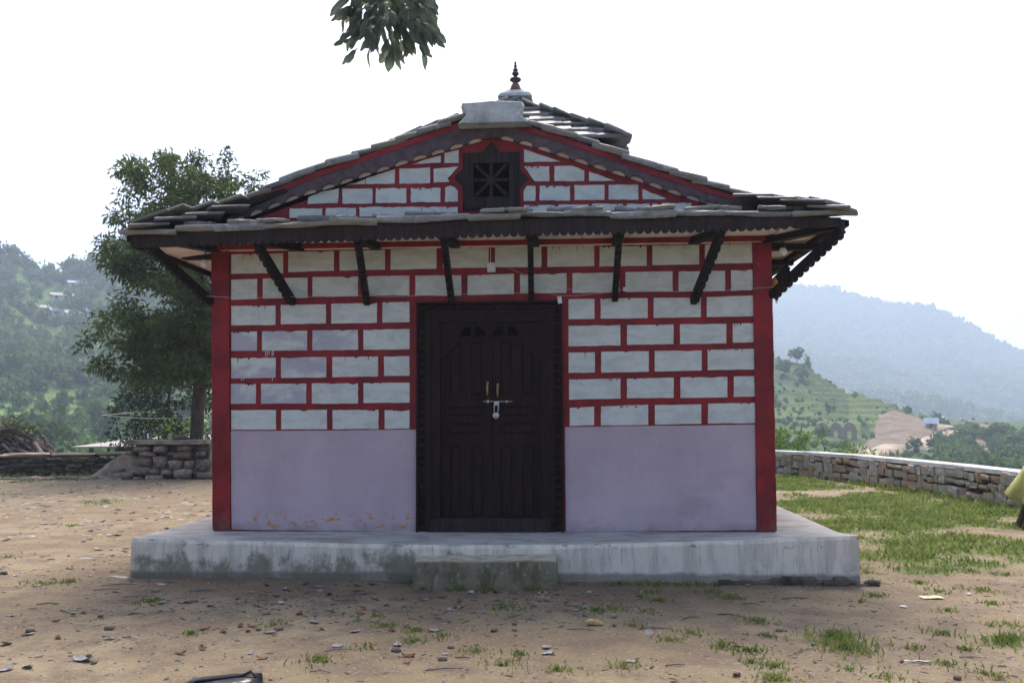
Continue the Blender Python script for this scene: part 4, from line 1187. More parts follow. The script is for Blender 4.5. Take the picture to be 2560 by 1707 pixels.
# corner slabs on the hips, kicked up
for s, lst in ((-1, ((3.22, -0.62, 2.700, 0.9), (3.02, -0.52, 2.775, 0.9), (2.80, -0.42, 2.84, 0.8), (2.60, -0.33, 2.92, 0.8))), (1, ((3.12, -0.62, 2.750, 0.9), (2.92, -0.55, 2.815, 1.0), (2.74, -0.45, 2.87, 0.9), (2.55, -0.33, 2.93, 0.8)))):
    for x, y, z, w_ in lst:
        slab(roof, (s * x, y, z), (s * 0.30, -0.16, -0.045), (0.16, s * 0.30, 0), w_, None, 1.0, 0.7)
rc = B()                                            # lime-mortared ridge with a flared end block
for i, (y, f_) in enumerate(((-0.34, 1.0), (-0.31, 1.05), (0.0, 0.98), (0.10, 0.62), (6.3, 0.62))):
    pass
R = []
for y, f_, h in ((-0.245, 0.90, 0.95), (-0.225, 0.98, 1.0), (-0.15, 1.02, 1.0), (-0.05, 0.98, 1.0), (0.05, 0.97, 0.98), (0.18, 0.90, 0.92), (0.35, 0.85, 0.86), (1.6, 0.78, 0.72)):
    jj = lambda a: 0.016 * noise.noise((a * 9, y * 9, 1))
    R.append([(x * f_ + jj(x), y, 3.74 + (z - 3.74) * h + jj(z)) for x, z in [(-0.31, 3.70), (0.36, 3.70), (0.285, 3.77), (0.25, 3.815), (0.265, 3.85), (0.295, 3.872), (0.283, 3.905), (0.14, 3.912), (0.0, 3.918), (-0.14, 3.908), (-0.27, 3.902), (-0.28, 3.868), (-0.243, 3.835), (-0.232, 3.80), (-0.25, 3.765)]])
rc.rings(R)
rc.build('ridge_cap', M['cap'], T)

# --- scalloped barge boards under the gable slabs, red band along their upper edge
def barge(s, low, red):
    lo = [Vector(p) for p in low]
    up = [Vector((x, prof(s, abs(x)) - 0.062)) for x in [p[0] for p in red]]
    pts = []
    L = [0]
    for a, b_ in zip(lo, lo[1:]):
        L.append(L[-1] + (b_ - a).length)
    def at(d):
        for k in range(len(lo) - 1):
            if d <= L[k + 1] or k == len(lo) - 2:
                return lo[k].lerp(lo[k + 1], (d - L[k]) / (L[k + 1] - L[k])), (lo[k + 1] - lo[k]).normalized()
    pitch_, r_ = 0.181, 0.062
    d = 0.06
    poly = [tuple(lo[0])]
    while d + 2 * r_ < L[-1] - 0.02:
        p, t = at(d + r_)
        nrm = Vector((-t.y, t.x))
        if nrm.y < 0:
            nrm = -nrm
        for a in np.linspace(0, math.pi, 8):
            q = p - t * r_ * math.cos(a) + nrm * r_ * 0.62 * math.sin(a) ** 0.75
            poly.append((q.x, q.y))
        d += pitch_
    poly.append(tuple(lo[-1]))
    top = [(p.x, p.y) for p in up]
    full = poly + top[::-1] if (poly[0][0] < poly[-1][0]) else poly + top
    return full
lowL = [(-2.52, 2.80), (-1.822, 3.061), (-1.533, 3.141), (-1.204, 3.244), (-0.726, 3.389), (-0.178, 3.54), (0.012, 3.590)]
lowR = [(0.018, 3.590), (0.346, 3.500), (0.663, 3.385), (0.994, 3.269), (1.323, 3.155), (1.63, 3.037), (2.30, 2.795)]
redL = [(-2.55, 2.955), (-1.966, 3.141), (-0.974, 3.493), (-0.351, 3.671), (0.012, 3.775)]
redR = [(0.018, 3.775), (0.419, 3.604), (1.075, 3.386), (1.637, 3.181), (2.45, 2.90)]
for s, lo, re_ in ((-1, lowL, redL), (1, lowR, redR)):
    bo = plate(barge(s, [(x, z + 0.040) for x, z in lo], re_), -0.068, -0.040).build('barge_board', M['barge'], T)
    tr_ = [(x, z + 0.052) for x, z in lo] + [(x, z + 0.095) for x, z in lo[::-1]]
    plate(tr_ if s < 0 or True else tr_, -0.0082, -0.001).build('gable_trim', M['cream'], T)
    xs = np.linspace(re_[0][0], re_[-1][0], 24)
    top = [(x, prof(s, abs(x)) - 0.058) for x in xs]
    bw = lambda x: 0.054 * min(1, max(0.25, (2.45 - abs(x)) / 0.5 + 0.25)) * (1 + 0.18 * noise.noise((x * 4, 0, s)))
    bot = [(x, z - bw(x)) for x, z in top]
    plate(bot + top[::-1], -0.075, -0.0685).build('red_band', M['red'], bo)

# --- eave: fascia boards, soffit, wall plate, joists, struts
def scallop_board(x0, x1, zt, zb, sc0, sc1, pitch_=0.0722):
    """(x, z) outline of a board with a row of small half-round drops along its lower edge."""
    P = []
    x = x0
    P.append((x0, zb(x0) - 0.004))
    x = sc0
    P.append((sc0, zb(sc0) - 0.004))
    while x + pitch_ <= sc1:
        P += [(x + pitch_ * 0.5 - 0.5 * pitch_ * math.cos(a), zb(x) + 0.030 - 0.034 * math.sin(a)) for a in np.linspace(0.0, math.pi, 6)]
        x += pitch_
    P += [(sc1, zb(sc1) - 0.002), (x1, zb(x1) - 0.002)]
    xs = np.linspace(x0, x1, 14)
    return P + [(xx, zt(xx)) for xx in xs[::-1]]
zb = lambda x: float(np.interp(x, [-3.17, -2.15, 0.06, 1.97, 3.0], [2.542, 2.548, 2.583, 2.592, 2.618]))
zt = lambda x: eave_z(x) - 0.052
plate(scallop_board(-3.17, 3.0, zt, zb, -2.70, 2.62), -0.615, -0.585).build('fascia_board', M['fascia'], T)
for s, x in ((-1, -3.155), (1, 2.985)):
    P = scallop_board(-0.58, 6.4, lambda y: zt(s * 3.0) , lambda y: zb(s * 3.1), -0.45, 6.3)
    b = B()
    n = len(P)
    b.add([(x - 0.014, y, z) for y, z in P] + [(x + 0.014, y, z) for y, z in P], [tuple(reversed(range(n))), tuple(range(n, 2 * n))] + [(i, (i + 1) % n, (i + 1) % n + n, i + n) for i in range(n)])
    b.build('fascia_board', M['fascia'], T)
# soffit boards (cream), front and sides
def soff(P, name='soffit'):
    b = B()
    Q = [(x, y, z + 0.018) for x, y, z in P]
    b.add(list(P) + Q, [(3, 2, 1, 0), (4, 5, 6, 7), (0, 1, 5, 4), (1, 2, 6, 5), (2, 3, 7, 6), (3, 0, 4, 7)])
    return b.build(name, M['cream'], T)
n = 12
for i in range(n):
    xa, xb = -2.62 + 5.16 * i / n + 0.003, -2.62 + 5.16 * (i + 1) / n - 0.003
    soff([(xa, -0.58, zb(xa) + 0.035), (xb, -0.58, zb(xb) + 0.035), (xb, -0.052, 2.658), (xa, -0.052, 2.658)])
for s, xw, xe in ((-1, 2.68, 3.138), (1, 2.55, 2.968)):
    for i in range(8):
        ya, yb = -0.575 + 0.87 * i, -0.575 + 0.87 * (i + 1) - 0.006
        P = [(s * xw, ya, 2.648), (s * xe, ya, zb(s * 3.0) + 0.05), (s * xe, yb, zb(s * 3.0) + 0.05), (s * xw, yb, 2.648)]
        if s < 0:
            P = P[::-1]
        soff(P)
B().box(-2.66, 2.535, -0.048, -0.001, 2.612, 2.656).build('wall_plate', M['red'], T)
B().box(-2.66, 2.535, -0.012, -0.001, 2.600, 2.612).build('cream_line', M['cream'], T)

def bar(name, p, q, w_, h, mat, parent, scal=0, rr=0.03, side=1):
    """Timber from p to q, w_ wide and h deep; scal half-round drops along its outer (lower) edge."""
    p, q = Vector(p), Vector(q)
    x = (q - p).normalized()
    L = (q - p).length
    up = Vector((0, 0, 1))
    y = up.cross(x)
    if y.length < 1e-4:
        y = Vector((1, 0, 0))
    y.normalize()
    z = x.cross(y)
    P = [(0, h / 2), (0, -h / 2)]
    if scal:
        st = L * 0.94 / scal
        P = [(0.0, h / 2), (0.0, -h / 2)]
        for k in range(scal):
            c0 = L * 0.03 + st * k
            P += [(c0 + st * 0.5 - st * 0.48 * math.cos(a), -h / 2 - rr * math.sin(a)) for a in np.linspace(0.0, math.pi, 6)]
    P += [(L, -h / 2), (L, h / 2)]
    b = B()
    n = len(P)
    vs = [p + x * u + z * v - y * w_ / 2 for u, v in P] + [p + x * u + z * v + y * w_ / 2 for u, v in P]
    b.add(vs, [tuple(range(n)), tuple(reversed(range(n, 2 * n)))] + [(i, i + n, (i + 1) % n + n, (i + 1) % n) for i in range(n)])
    return b.build(name, mat, parent)
ST = [((-1.885, 2.121), (-2.047, 2.563)), ((-1.185, 2.112), (-1.151, 2.579)), ((-0.389, 2.11), (-0.389, 2.582)), ((0.35, 2.133), (0.365, 2.581)), ((1.117, 2.115), (1.133, 2.587)), ((1.828, 2.081), (2.0, 2.591))]
for (xa, za), (xb, zb_) in ST:
    bar('strut', (xa, 0.0, za - 0.02), (xb, -0.56, zb_ + 0.0), 0.052, 0.066, M['strut'], T, 9, 0.026)
    xm = xb + (0.16 if xb < -1.9 else -0.16 if xb > 1.9 else 0.0)
    bar('joist', (xm * 0.98 + (0.03 if abs(xm) < 1.9 else 0), 0.02, 2.63), (xb, -0.585, zb_ + 0.02), 0.085, 0.07, M['strut'], T)
for s, xw, xe in ((-1, 2.665, 3.06), (1, 2.535, 3.02)):
    bar('strut', (s * xw, -0.0, 2.11), (s * xe, -0.575, 2.60), 0.066, 0.062, M['strut'], T, 12, 0.025)
    bar('joist', (s * xw * 0.985, 0.01, 2.625), (s * xe, -0.57, 2.64), 0.09, 0.07, M['strut'], T)
    for y in (1.25, 2.3, 3.35, 4.4, 5.45):
        bar('strut', (s * xw, y, 2.10), (s * (xe - 0.02), y, 2.57), 0.066, 0.062, M['strut'], T, 12, 0.025)
        bar('joist', (s * (xw - 0.02), y, 2.615), (s * (xe + 0.03), y, 2.615), 0.09, 0.06, M['strut'], T)
    bar('joist', (s * (xw - 0.02), 0.32, 2.612), (s * (xe + 0.03), 0.32, 2.612), 0.09, 0.06, M['strut'], T)

# --- upper tier: drum, pyramid of slabs, finial
UC, UA, UH, UE = Vector((0.095, 2.3, 0)), 4.77, 1.255, 3.93
ub = B()
ub.box(UC.x - 0.92, UC.x + 0.92, UC.y - 0.92, UC.y + 0.92, 2.9, 3.88)
ub.build('drum', M['red'], T)
up_ = B()
h = UH - 0.10
up_.add([(UC.x - h, UC.y - h, UE - 0.05), (UC.x + h, UC.y - h, UE - 0.05), (UC.x + h, UC.y + h, UE - 0.05), (UC.x - h, UC.y + h, UE - 0.05), (UC.x, UC.y, UA - 0.08)],
        [(3, 2, 1, 0), (0, 1, 4), (1, 2, 4), (2, 3, 4), (3, 0, 4)])
for a, b_ in (((-1, -1), (1, -1)), ((1, -1), (1, 1)), ((1, 1), (-1, 1)), ((-1, 1), (-1, -1))):
    pass
uroof = up_.build('upper_roof', M['slate'], T)
for nrm in ((0, -1), (1, 0), (0, 1), (-1, 0)):
    k = h - 0.03
    tx, ty = -nrm[1], nrm[0]
    c0 = Vector((UC.x + nrm[0] * k, UC.y + nrm[1] * k, 0))
    b = B()
    e = 0.012
    x0, x1 = sorted((c0.x - tx * k - nrm[0] * e, c0.x + tx * k + nrm[0] * e))
    y0, y1 = sorted((c0.y - ty * k - nrm[1] * e, c0.y + ty * k + nrm[1] * e))
    if nrm[0]:
        y0, y1 = y0 + .02, y1 - .02
    b.box(x0, x1, y0, y1, UE - 0.20, UE - 0.051)
    b.build('upper_fascia', M['fascia'], T)
for sx, sy in ((1, -1), (-1, -1), (1, 1), (-1, 1)):
    bar('upper_strut', (UC.x + sx * 0.9, UC.y + sy * 0.9, UE - 0.52), (UC.x + sx * (h - .03), UC.y + sy * (h - .03), UE - 0.17), 0.08, 0.08, M['strut'], T, 6, 0.03)
NCRS = 7
for nrm in ((0, -1), (1, 0), (0, 1), (-1, 0)):
    t_ = Vector((-nrm[1], nrm[0], 0))
    nn = Vector((nrm[0], nrm[1], 0))
    for c_ in range(NCRS):
        f_ = 1 - c_ / NCRS
        half = UH * f_ + 0.02
        z = UE + (UA - UE) * (c_ / NCRS) + 0.02
        half_up = UH * (f_ - 1 / NCRS)
        x = -half
        dirv = nn * (UH / NCRS) + Vector((0, 0, -(UA - UE) / NCRS * 0.72))
        while x < half - 0.04:
            w_ = min(random.uniform(0.34, 0.55), half - x)
            if w_ < 0.12:
                break
            pos = UC + nn * (half + random.uniform(-.02, .015)) + t_ * (x + w_ / 2) + Vector((0, 0, z + random.uniform(-.006, .008)))
            if nrm in ((0, -1), (1, 0)):
                slab(uroof, pos, dirv + t_ * random.uniform(-.01, .01), t_, w_ / 0.44, None, 0.85 if c_ < NCRS - 1 else 0.45)
            else:
                joined_slab(pos, dirv, t_, w_ / 0.44)
            x += w_
jb = B()
for mw, k in joined:
    me = SLABS[k]
    jb.add([mw @ v.co for v in me.vertices], [tuple(p.vertices) for p in me.polygons])
tag(jb.build('far_slope_slab', M['slate2'], T), kind='stuff')
fin = link('finial', None, T, (UC.x, UC.y, UA + 0.005))
fb = B()
R = []
for z, hw in ((0.0, 0.19), (0.012, 0.205), (0.06, 0.175), (0.075, 0.15), (0.125, 0.085)):
    R.append([(x * hw + 0.006 * noise.noise((x, y_, z * 40)), y_ * hw, z) for x, y_ in ((-1, -1), (0, -1.02), (1, -1), (1.02, 0), (1, 1), (0, 1), (-1, 1), (-1, 0))])
fb.rings(R)
fb.build('base_slab', M['cap'], fin)
fz = 0.120
pr = [(490, 55), (470, 52), (448, 45), (430, 38), (414, 29), (408, 20)]
B().lathe([(r * .00140, fz + (490 - y) * .00140) for y, r in pr], 20).build('bell', M['copper'], fin, True)
pr = [(409, 18), (404, 20), (395, 35), (386, 48), (378, 50), (368, 46), (362, 32), (358, 20), (349, 14), (341, 22), (331, 30), (324, 31), (314, 27), (307, 15), (299, 22), (293, 24), (284, 20), (277, 11), (270, 9), (263, 15), (256, 15), (246, 8), (238, 10), (230, 12), (224, 9), (217, 5), (210, 1.5)]
B().lathe([(r * .00140, fz + (490 - y) * .00140) for y, r in pr], 20).build('spire', M['bronze'], fin, True)

# ================================================================== things on the temple front
def bulb(loc, lab):
    o = empty('light_bulb', loc, lab, 'light bulb', 'bulbs under the eaves')
    B().lathe([(0.006, 0.065), (0.022, 0.060), (0.024, 0.025), (0.020, 0.02)][::-1], 12).build('lamp_holder', M['black_plastic'], o, True)
    B().lathe([(0.002, -0.055), (0.022, -0.049), (0.035, -0.025), (0.036, -0.008), (0.028, 0.010), (0.017, 0.024)], 14).build('globe', M['bulb'], o, True)
    b = B()
    b.tube([(0, 0, 0.065), (0.015, 0.01, 0.10), (0.05, 0.03, 0.13), (0.05, 0.04, 0.165)], 0.006, 5)
    b.build('flex', M['black_plastic'], o)
bulb((-2.71, -0.10, 2.485), 'white round bulb under the eave beside the red column left of the door')
bulb((2.635, -0.08, 2.515), 'white round bulb under the eave beside the red column right of the door')
jx = B().box(-0.057, 0.020, -0.030, -0.0085, 2.362, 2.452, 0, 0.006).build('junction_box', M['plastic'], None)
tag(jx, 'small square junction box painted white high above the door', 'junction box')
nb = B()
nb.box(-0.030, -0.024, -0.008, 0.0, 2.452, 2.60)
nb.build('conduit', M['white'], jx)
cx_ = empty('cable_connector', (0.612, -0.05, 2.09), 'white plastic connector dangling from the string at the corner of the door', 'connector', None, (0, rad(-8), 0))
B().box(-0.019, 0.019, -0.012, 0.012, -0.032, 0.032, 0, 0.004).build('body', M['plastic'], cx_)
B().tube([(-0.006, 0, 0.03), (-0.02, 0, 0.05), (-0.075, 0.02, 0.07)], 0.0025, 5).build('lead', M['string'], cx_)
ws = B()
WP = [(-2.688, 2.165), (-2.45, 2.149), (-2.184, 2.143), (-1.80, 2.150), (-1.522, 2.147), (-1.24, 2.150), (-0.947, 2.136), (-0.54, 2.147), (-0.134, 2.157), (0.088, 2.146), (0.33, 2.167), (0.671, 2.183), (0.93, 2.177), (1.149, 2.172), (1.42, 2.155), (1.664, 2.149), (1.9, 2.150), (2.057, 2.153), (2.30, 2.163), (2.545, 2.180)]
ws.tube([(x, -0.092 + 0.010 * noise.noise((x, 0, 0)), z) for x, z in WP], 0.0022, 5)
string = tag(ws.build('string', M['string'], None), 'thin pale string stretched across the temple front above the door', 'string')
w2 = B()
w2.tube([(0.59, -0.06, 2.130), (0.78, -0.06, 2.128), (1.0, -0.06, 2.150), (1.10, -0.065, 2.165)], 0.0022, 5)
w2.tube([(0.13, -0.02, 2.40), (0.30, -0.03, 2.33), (0.46, -0.04, 2.26)], 0.0018, 5)
w2.build('loose_end', M['string'], string)
c2 = B().box(1.190, 1.222, -0.105, -0.085, 2.158, 2.196, 0, 0.004).build('string_clip', M['plastic'], None)
tag(c2, 'tiny white clip on the string between the two right hand struts', 'clip')
oc = B()
R = []
for z, r in ((0.055, 0.012), (0.03, 0.03), (0.0, 0.036), (-0.035, 0.030), (-0.055, 0.012)):
    R.append([(r * math.cos(a) * (1 + 0.3 * noise.noise((a, z * 30, 2))), r * math.sin(a), z + 0.008 * noise.noise((a * 2, z * 20, 5))) for a in np.linspace(0, 2 * math.pi, 11)[:-1]])
oc.rings(R[::-1])
tag(oc.build('cloth_knot', M['orange'], None, True, (2.575, 0.03, 2.225)), 'faded orange cloth knot tied at the top of the right red column', 'cloth')
lp = empty('lamp_holder', (2.585, 0.0, 2.125), 'empty white and black lamp holder hanging by the right red column', 'lamp holder')
B().lathe([(0.036, -0.012), (0.034, 0.0), (0.018, 0.022), (0.016, 0.035)], 12).build('shade', M['plastic'], lp, True)
B().lathe([(0.010, -0.055), (0.017, -0.05), (0.018, -0.012)], 10).build('socket', M['black_plastic'], lp, True)
B().lathe([(0.003, -0.086), (0.010, -0.078), (0.010, -0.056)], 10).build('globe', M['bulb'], lp, True)

# ================================================================== stones, walls
def stone_mesh(name, seed, mat, flat=1.0, sq=0.62, jt=0.17):
    r = random.Random(seed)
    ks = (-1, 0, 1)
    idx = {}
    V = []
    for i in ks:
        for j in ks:
            for k in ks:
                if (i, j, k) == (0, 0, 0):
                    continue
                v = Vector((i, j, k))
                v = v * (1 - sq) + v.normalized() * sq * 1.12
                v = Vector((v.x * (1 + r.uniform(-jt, jt)), v.y * (1 + r.uniform(-jt, jt)), v.z * (1 + r.uniform(-jt, jt)) * flat))
                idx[(i, j, k)] = len(V)
                V.append(v * 0.5)
    F = []
    for ax in range(3):
        for s in (-1, 1):
            for a in (-1, 0):
                for b_ in (-1, 0):
                    q = []
                    for da, db in ((0, 0), (1, 0), (1, 1), (0, 1)):
                        c = [0, 0, 0]
                        c[ax] = s
                        c[(ax + 1) % 3] = a + da
                        c[(ax + 2) % 3] = b_ + db
                        q.append(idx[tuple(c)])
                    F.append(tuple(q if s > 0 else q[::-1]))
    return mesh(name, V, F, mat, True)
ST_W = [stone_mesh('stone', 30 + k, M['stone_wall'], 1.0, 0.20, 0.15) for k in range(12)]
for me_ in ST_W:
    me_.polygons.foreach_set('use_smooth', [False] * len(me_.polygons))
ST_P = [stone_mesh('stone', 50 + k, M['stone'], 1.0, 0.42) for k in range(8)]
ST_D = [stone_mesh('stone', 70 + k, M['stone_dark'], 1.0, 0.5) for k in range(6)]

def wall_stones(parent, pts, z0, z1, rows, wmin, wmax, depth, protos, gap=0.012, shade=None, side=1):
    """Courses of single stones along a polyline; their faces stand proud of the core by turns."""
    seg = [Vector((p[0], p[1], 0)) for p in pts]
    L = [0]
    for a, b in zip(seg, seg[1:]):
        L.append(L[-1] + (b - a).length)
    def at(d):
        for k in range(len(seg) - 1):
            if d <= L[k + 1] or k == len(seg) - 2:
                t = (seg[k + 1] - seg[k]).normalized()
                return seg[k] + t * (d - L[k]), t
    hs = [random.uniform(0.75, 1.3) for _ in range(rows)]
    tot = sum(hs)
    z = z0
    for r in range(rows):
        h = (z1 - z0) * hs[r] / tot
        d = -random.uniform(0, wmax * 0.6)
        while d < L[-1]:
            w_ = random.uniform(wmin, wmax)
            p, t = at(max(0, min(L[-1], d + w_ / 2)))
            nrm = Vector((t.y, -t.x, 0)) * side
            hh = h * random.choice((0.62, 0.85, 0.95, 1.05, 1.15, 1.35))
            o = link('stone', random.choice(protos), parent, (p.x + nrm.x * random.uniform(-.012, .02), p.y + nrm.y * random.uniform(-.012, .02), z + h / 2 + random.uniform(-.028, .028)),
                     (random.uniform(-.06, .06), random.uniform(-.10, .10), math.atan2(t.y, t.x) + random.uniform(-.06, .06)))
            o.scale = (w_ - gap, depth, hh - gap)
            if random.random() < 0.5:
                o.rotation_euler.z += math.pi
            d += w_
        z += h

def poly_wall(pts, half, z0, z1, mat, name, parent, zj=0.0):
    b = B()
    V, F = [], []
    n = len(pts)
    for i, p in enumerate(pts):
        a, c = Vector(pts[max(i - 1, 0)][:2]), Vector(pts[min(i + 1, n - 1)][:2])
        t = (c - a).normalized()
        nr = Vector((t.y, -t.x))
        j = zj * noise.noise((p[0] * 1.3, p[1] * 1.3, 5))
        for sgn, z in ((1, z0), (1, z1 + j), (-1, z1 + j), (-1, z0)):
            V.append((p[0] + nr.x * half * sgn, p[1] + nr.y * half * sgn, z))
        if i:
            u, v = 4 * (i - 1), 4 * i
            F += [(u + q, v + q, v + (q + 1) % 4, u + (q + 1) % 4) for q in range(4)]
    F += [(3, 2, 1, 0), (4 * n - 4, 4 * n - 3, 4 * n - 2, 4 * n - 1)]
    b.add(V, F)
    return b.build(name, mat, parent)
def resample(P, step):
    out = []
    for a, b in zip(P, P[1:]):
        k = max(1, int((Vector(b) - Vector(a)).length / step))
        out += [tuple(Vector(a).lerp(Vector(b), q / k)) for q in range(k)]
    return out + [tuple(P[-1])]
RW = resample([(2.2, 15.6), (3.9, 14.6), (5.2, 13.35), (6.0, 12.2), (6.55, 10.6), (6.85, 8.9), (7.08, 7.1), (7.25, 5.6), (7.35, 4.0), (7.45, 2.0), (7.5, -1.0)], 0.45)
rw = empty('stone_wall', (7.0, 8.0, -0.36), 'curving dry stone yard wall with a pale concrete coping right of the temple', 'stone wall')
rwi = Matrix.Translation((-7.0, -8.0, 0.36))
def sub(parent, o):
    return o
def rel(P, c):
    return [(p[0] - c[0], p[1] - c[1]) for p in P]
C0 = (7.0, 8.0)
core = rel([(p[0] + 0.16, p[1] + 0.10) for p in RW], C0)
poly_wall(core, 0.13, -0.5, 0.44, M['mortar'], 'core', rw)
front = rel([p for p in RW if p[1] < 14.4 and p[1] > 1.5], C0)
wall_stones(rw, front, -0.12, 0.46, 4, 0.12, 0.34, 0.17, ST_W)
cp = poly_wall(rel([(p[0] + 0.12, p[1] + 0.06) for p in RW], C0), 0.19, 0.462, 0.53, M['concrete'], 'coping', rw, 0.02)

lw = empty('stone_wall', (-10.5, 11.9, -0.36), 'low mossy stone wall with worn flat capstones left of the stone platform', 'stone wall')
C1 = (-10.5, 11.9)
LW = resample([(-17.0, 9.9), (-13.5, 11.1), (-11.6, 11.85), (-10.2, 12.4), (-8.8, 12.9), (-7.6, 13.3)], 0.5)
poly_wall(rel([(p[0] - 0.05, p[1] + 0.12) for p in LW], C1), 0.14, -0.5, 0.42, M['mortar'], 'core', lw)
wall_stones(lw, rel([p for p in LW if p[0] > -13.6 and p[0] < -8.6], C1), -0.05, 0.45, 4, 0.16, 0.42, 0.2, ST_D)
d = 0
for a, b in zip(LW[::2], LW[2::2]):
    a, b = Vector(a), Vector(b)
    t = b - a
    o = link('capstone', ST_P[d % 8], lw, ((a.x + b.x) / 2 - C1[0] - 0.05, (a.y + b.y) / 2 - C1[1] + 0.10, 0.505 + 0.012 * (d % 3)), (0, random.uniform(-.02, .02), math.atan2(t.y, t.x)))
    o.scale = (t.length * 1.02, 0.50, 0.10)
    o.data = ST_P[d % 8]
    d += 1

# stone platform (resting place) with an earth core and a long slab on top
sp = empty('stone_platform', (-7.8, 11.0, -0.36), 'rough stone platform topped by a long flat slab in front of the tree', 'stone platform')
eb, V, F = B(), [], []
NX, NY = 40, 14
for j in range(NY + 1):
    for i in range(NX + 1):
        u, v = i / NX, j / NY
        x = -2.35 + 4.9 * u
        y = -0.12 + 1.75 * v
        prof_ = smooth01((x + 2.45) / 1.6) * smooth01((2.6 - x) / 1.5)
        fr_ = smooth01(v * 4.0) if x < -0.9 or x > 0.85 else smooth01(v * 12 + 0.35)
        z = 0.74 * prof_ * float(fr_) * float(smooth01((1 - v) * 3)) + 0.07 * bump2(x, y, 2.2, 3, 3) * float(prof_ > 0.02) - 0.03
        V.append((x, y, z))
for j in range(NY):
    for i in range(NX):
        F.append((j * (NX + 1) + i, j * (NX + 1) + i + 1, (j + 1) * (NX + 1) + i + 1, (j + 1) * (NX + 1) + i))
link('earth_core', mesh('earth_core', V, F, M['earth'], True), sp)
B().box(-0.80, 0.80, -0.06, 0.4, -0.1, 0.79).build('rubble_core', M['mortar'], sp)
PS = [  # (x, z, w, h) of the stones in the face
    (-0.62, .70, .36, .12), (-0.22, .70, .28, .17), (0.30, .715, .30, .14), (-0.50, .585, .34, .13), (0.05, .59, .16, .09), (0.28, .565, .40, .16),
    (-0.58, .43, .36, .21), (-0.22, .42, .32, .26), (0.12, .37, .30, .21), (0.42, .36, .22, .20), (0.70, .36, .34, .28),
    (-0.60, .235, .36, .19), (-0.33, .22, .20, .13), (-0.06, .20, .26, .14), (0.30, .17, .42, .22), (0.82, .125, .42, .17), (-1.05, .12, .52, .17),
    (-0.68, .08, .18, .09), (-0.32, .085, .46, .16), (-0.58, -.03, .56, .14), (-0.05, -.045, .30, .14), (0.24, -.02, .34, .19), (0.60, -.02, .32, .15),
    (-1.46, .02, .50, .20), (-1.80, -.07, .40, .10), (-1.22, .22, .26, .12), (1.05, .0, .36, .14), (-0.88, .62, .16, .10), (0.66, .58, .16, .12)]
for i, (x, z, w_, h_) in enumerate(PS):
    o = link('stone', ST_P[i % 8], sp, (x, -0.10 - 0.05 * (z < 0.2) + (0.10 if x < -1.2 else 0) + random.uniform(-.02, .02), z), (random.uniform(-.08, .08), random.uniform(-.08, .08), random.choice((0, math.pi)) + random.uniform(-.1, .1)))
    o.scale = (w_ * 0.93, 0.30, h_ * 0.95)
sl = B()
R = []
for x, k in ((-0.98, .8), (-0.94, 1), (-0.5, 1.05), (-0.1, .95), (0.2, 1.1), (0.62, .95), (0.72, .7)):
    R.append([(x, -0.30 * k + 0.02 * noise.noise((x * 3, 1, 1)), 0.80 - 0.005 * x), (x, 0.40 * k, 0.80), (x, 0.38 * k, 0.885 + 0.02 * noise.noise((x * 2, 2, 0))), (x, -0.27 * k, 0.885 + 0.015 * noise.noise((x * 2, 5, 0)))])
sl.rings(R)
sl.build('top_slab', M['stone'], sp)
for x, y, z, sx, sy, sz, lab in ((-7.72, 11.2, 0.585, 0.26, 0.24, 0.12, 'single brown stone lying on the long slab by the trunk'),):
    o = link('loose_stone', ST_P[2], None, (x, y, z))
    o.scale = (sx, sy, sz)
    tag(o, lab, 'stone')
o = tag(B().box(-8.02, -7.96, 11.2, 11.24, 0.52, 0.66, 0, 0.01).build('wooden_peg', M['road'], None), 'short pale wooden peg standing on the slab of the platform', 'peg')
# kerb of half-buried stones left of the platform
ke = empty('stone_edging', (-10.4, 10.7, -0.36), 'row of half buried kerb stones between the platform and the left edge', 'stone edging')
x = -12.9
i = 0
while x < -9.1:
    w_ = random.uniform(0.26, 0.55)
    o = link('stone', (ST_P if x > -11.4 else ST_D)[i % 6], ke, (x + w_ / 2 + 10.4, random.uniform(-.06, .06) + 0.05 * (x + 10.4) * -0.2, 0.015 + random.uniform(-.02, .03)), (0, random.uniform(-.06, .06), random.uniform(-.2, .2)))
    o.scale = (w_ - .02, 0.26, random.uniform(0.14, 0.24))
    x += w_
    i += 1

# ================================================================== trees, shrubs
def tree_clumps(tips, per, spread, L, Wd, droop, seedmat, rnd=0.35):
    Cs, Ds = [], []
    for (x, y, z, r) in tips:
        n = int(per * r * r / 0.3)
        d = RNG.normal(size=(n, 3))
        d /= np.linalg.norm(d, axis=1)[:, None]
        rr = RNG.random(n) ** 0.55 * r
        c = d * rr[:, None] * np.array([1, 1, 0.8])
        D = d * 0.7 + RNG.normal(size=(n, 3)) * rnd + np.array([0, 0, -droop])
        D /= np.linalg.norm(D, axis=1)[:, None]
        Cs.append(c + np.array([x, y, z]))
        Ds.append(D)
    C, D = np.concatenate(Cs), np.concatenate(Ds)
    return leaf_quads(C, L * (0.6 + 0.7 * RNG.random(len(C))), Wd, D)

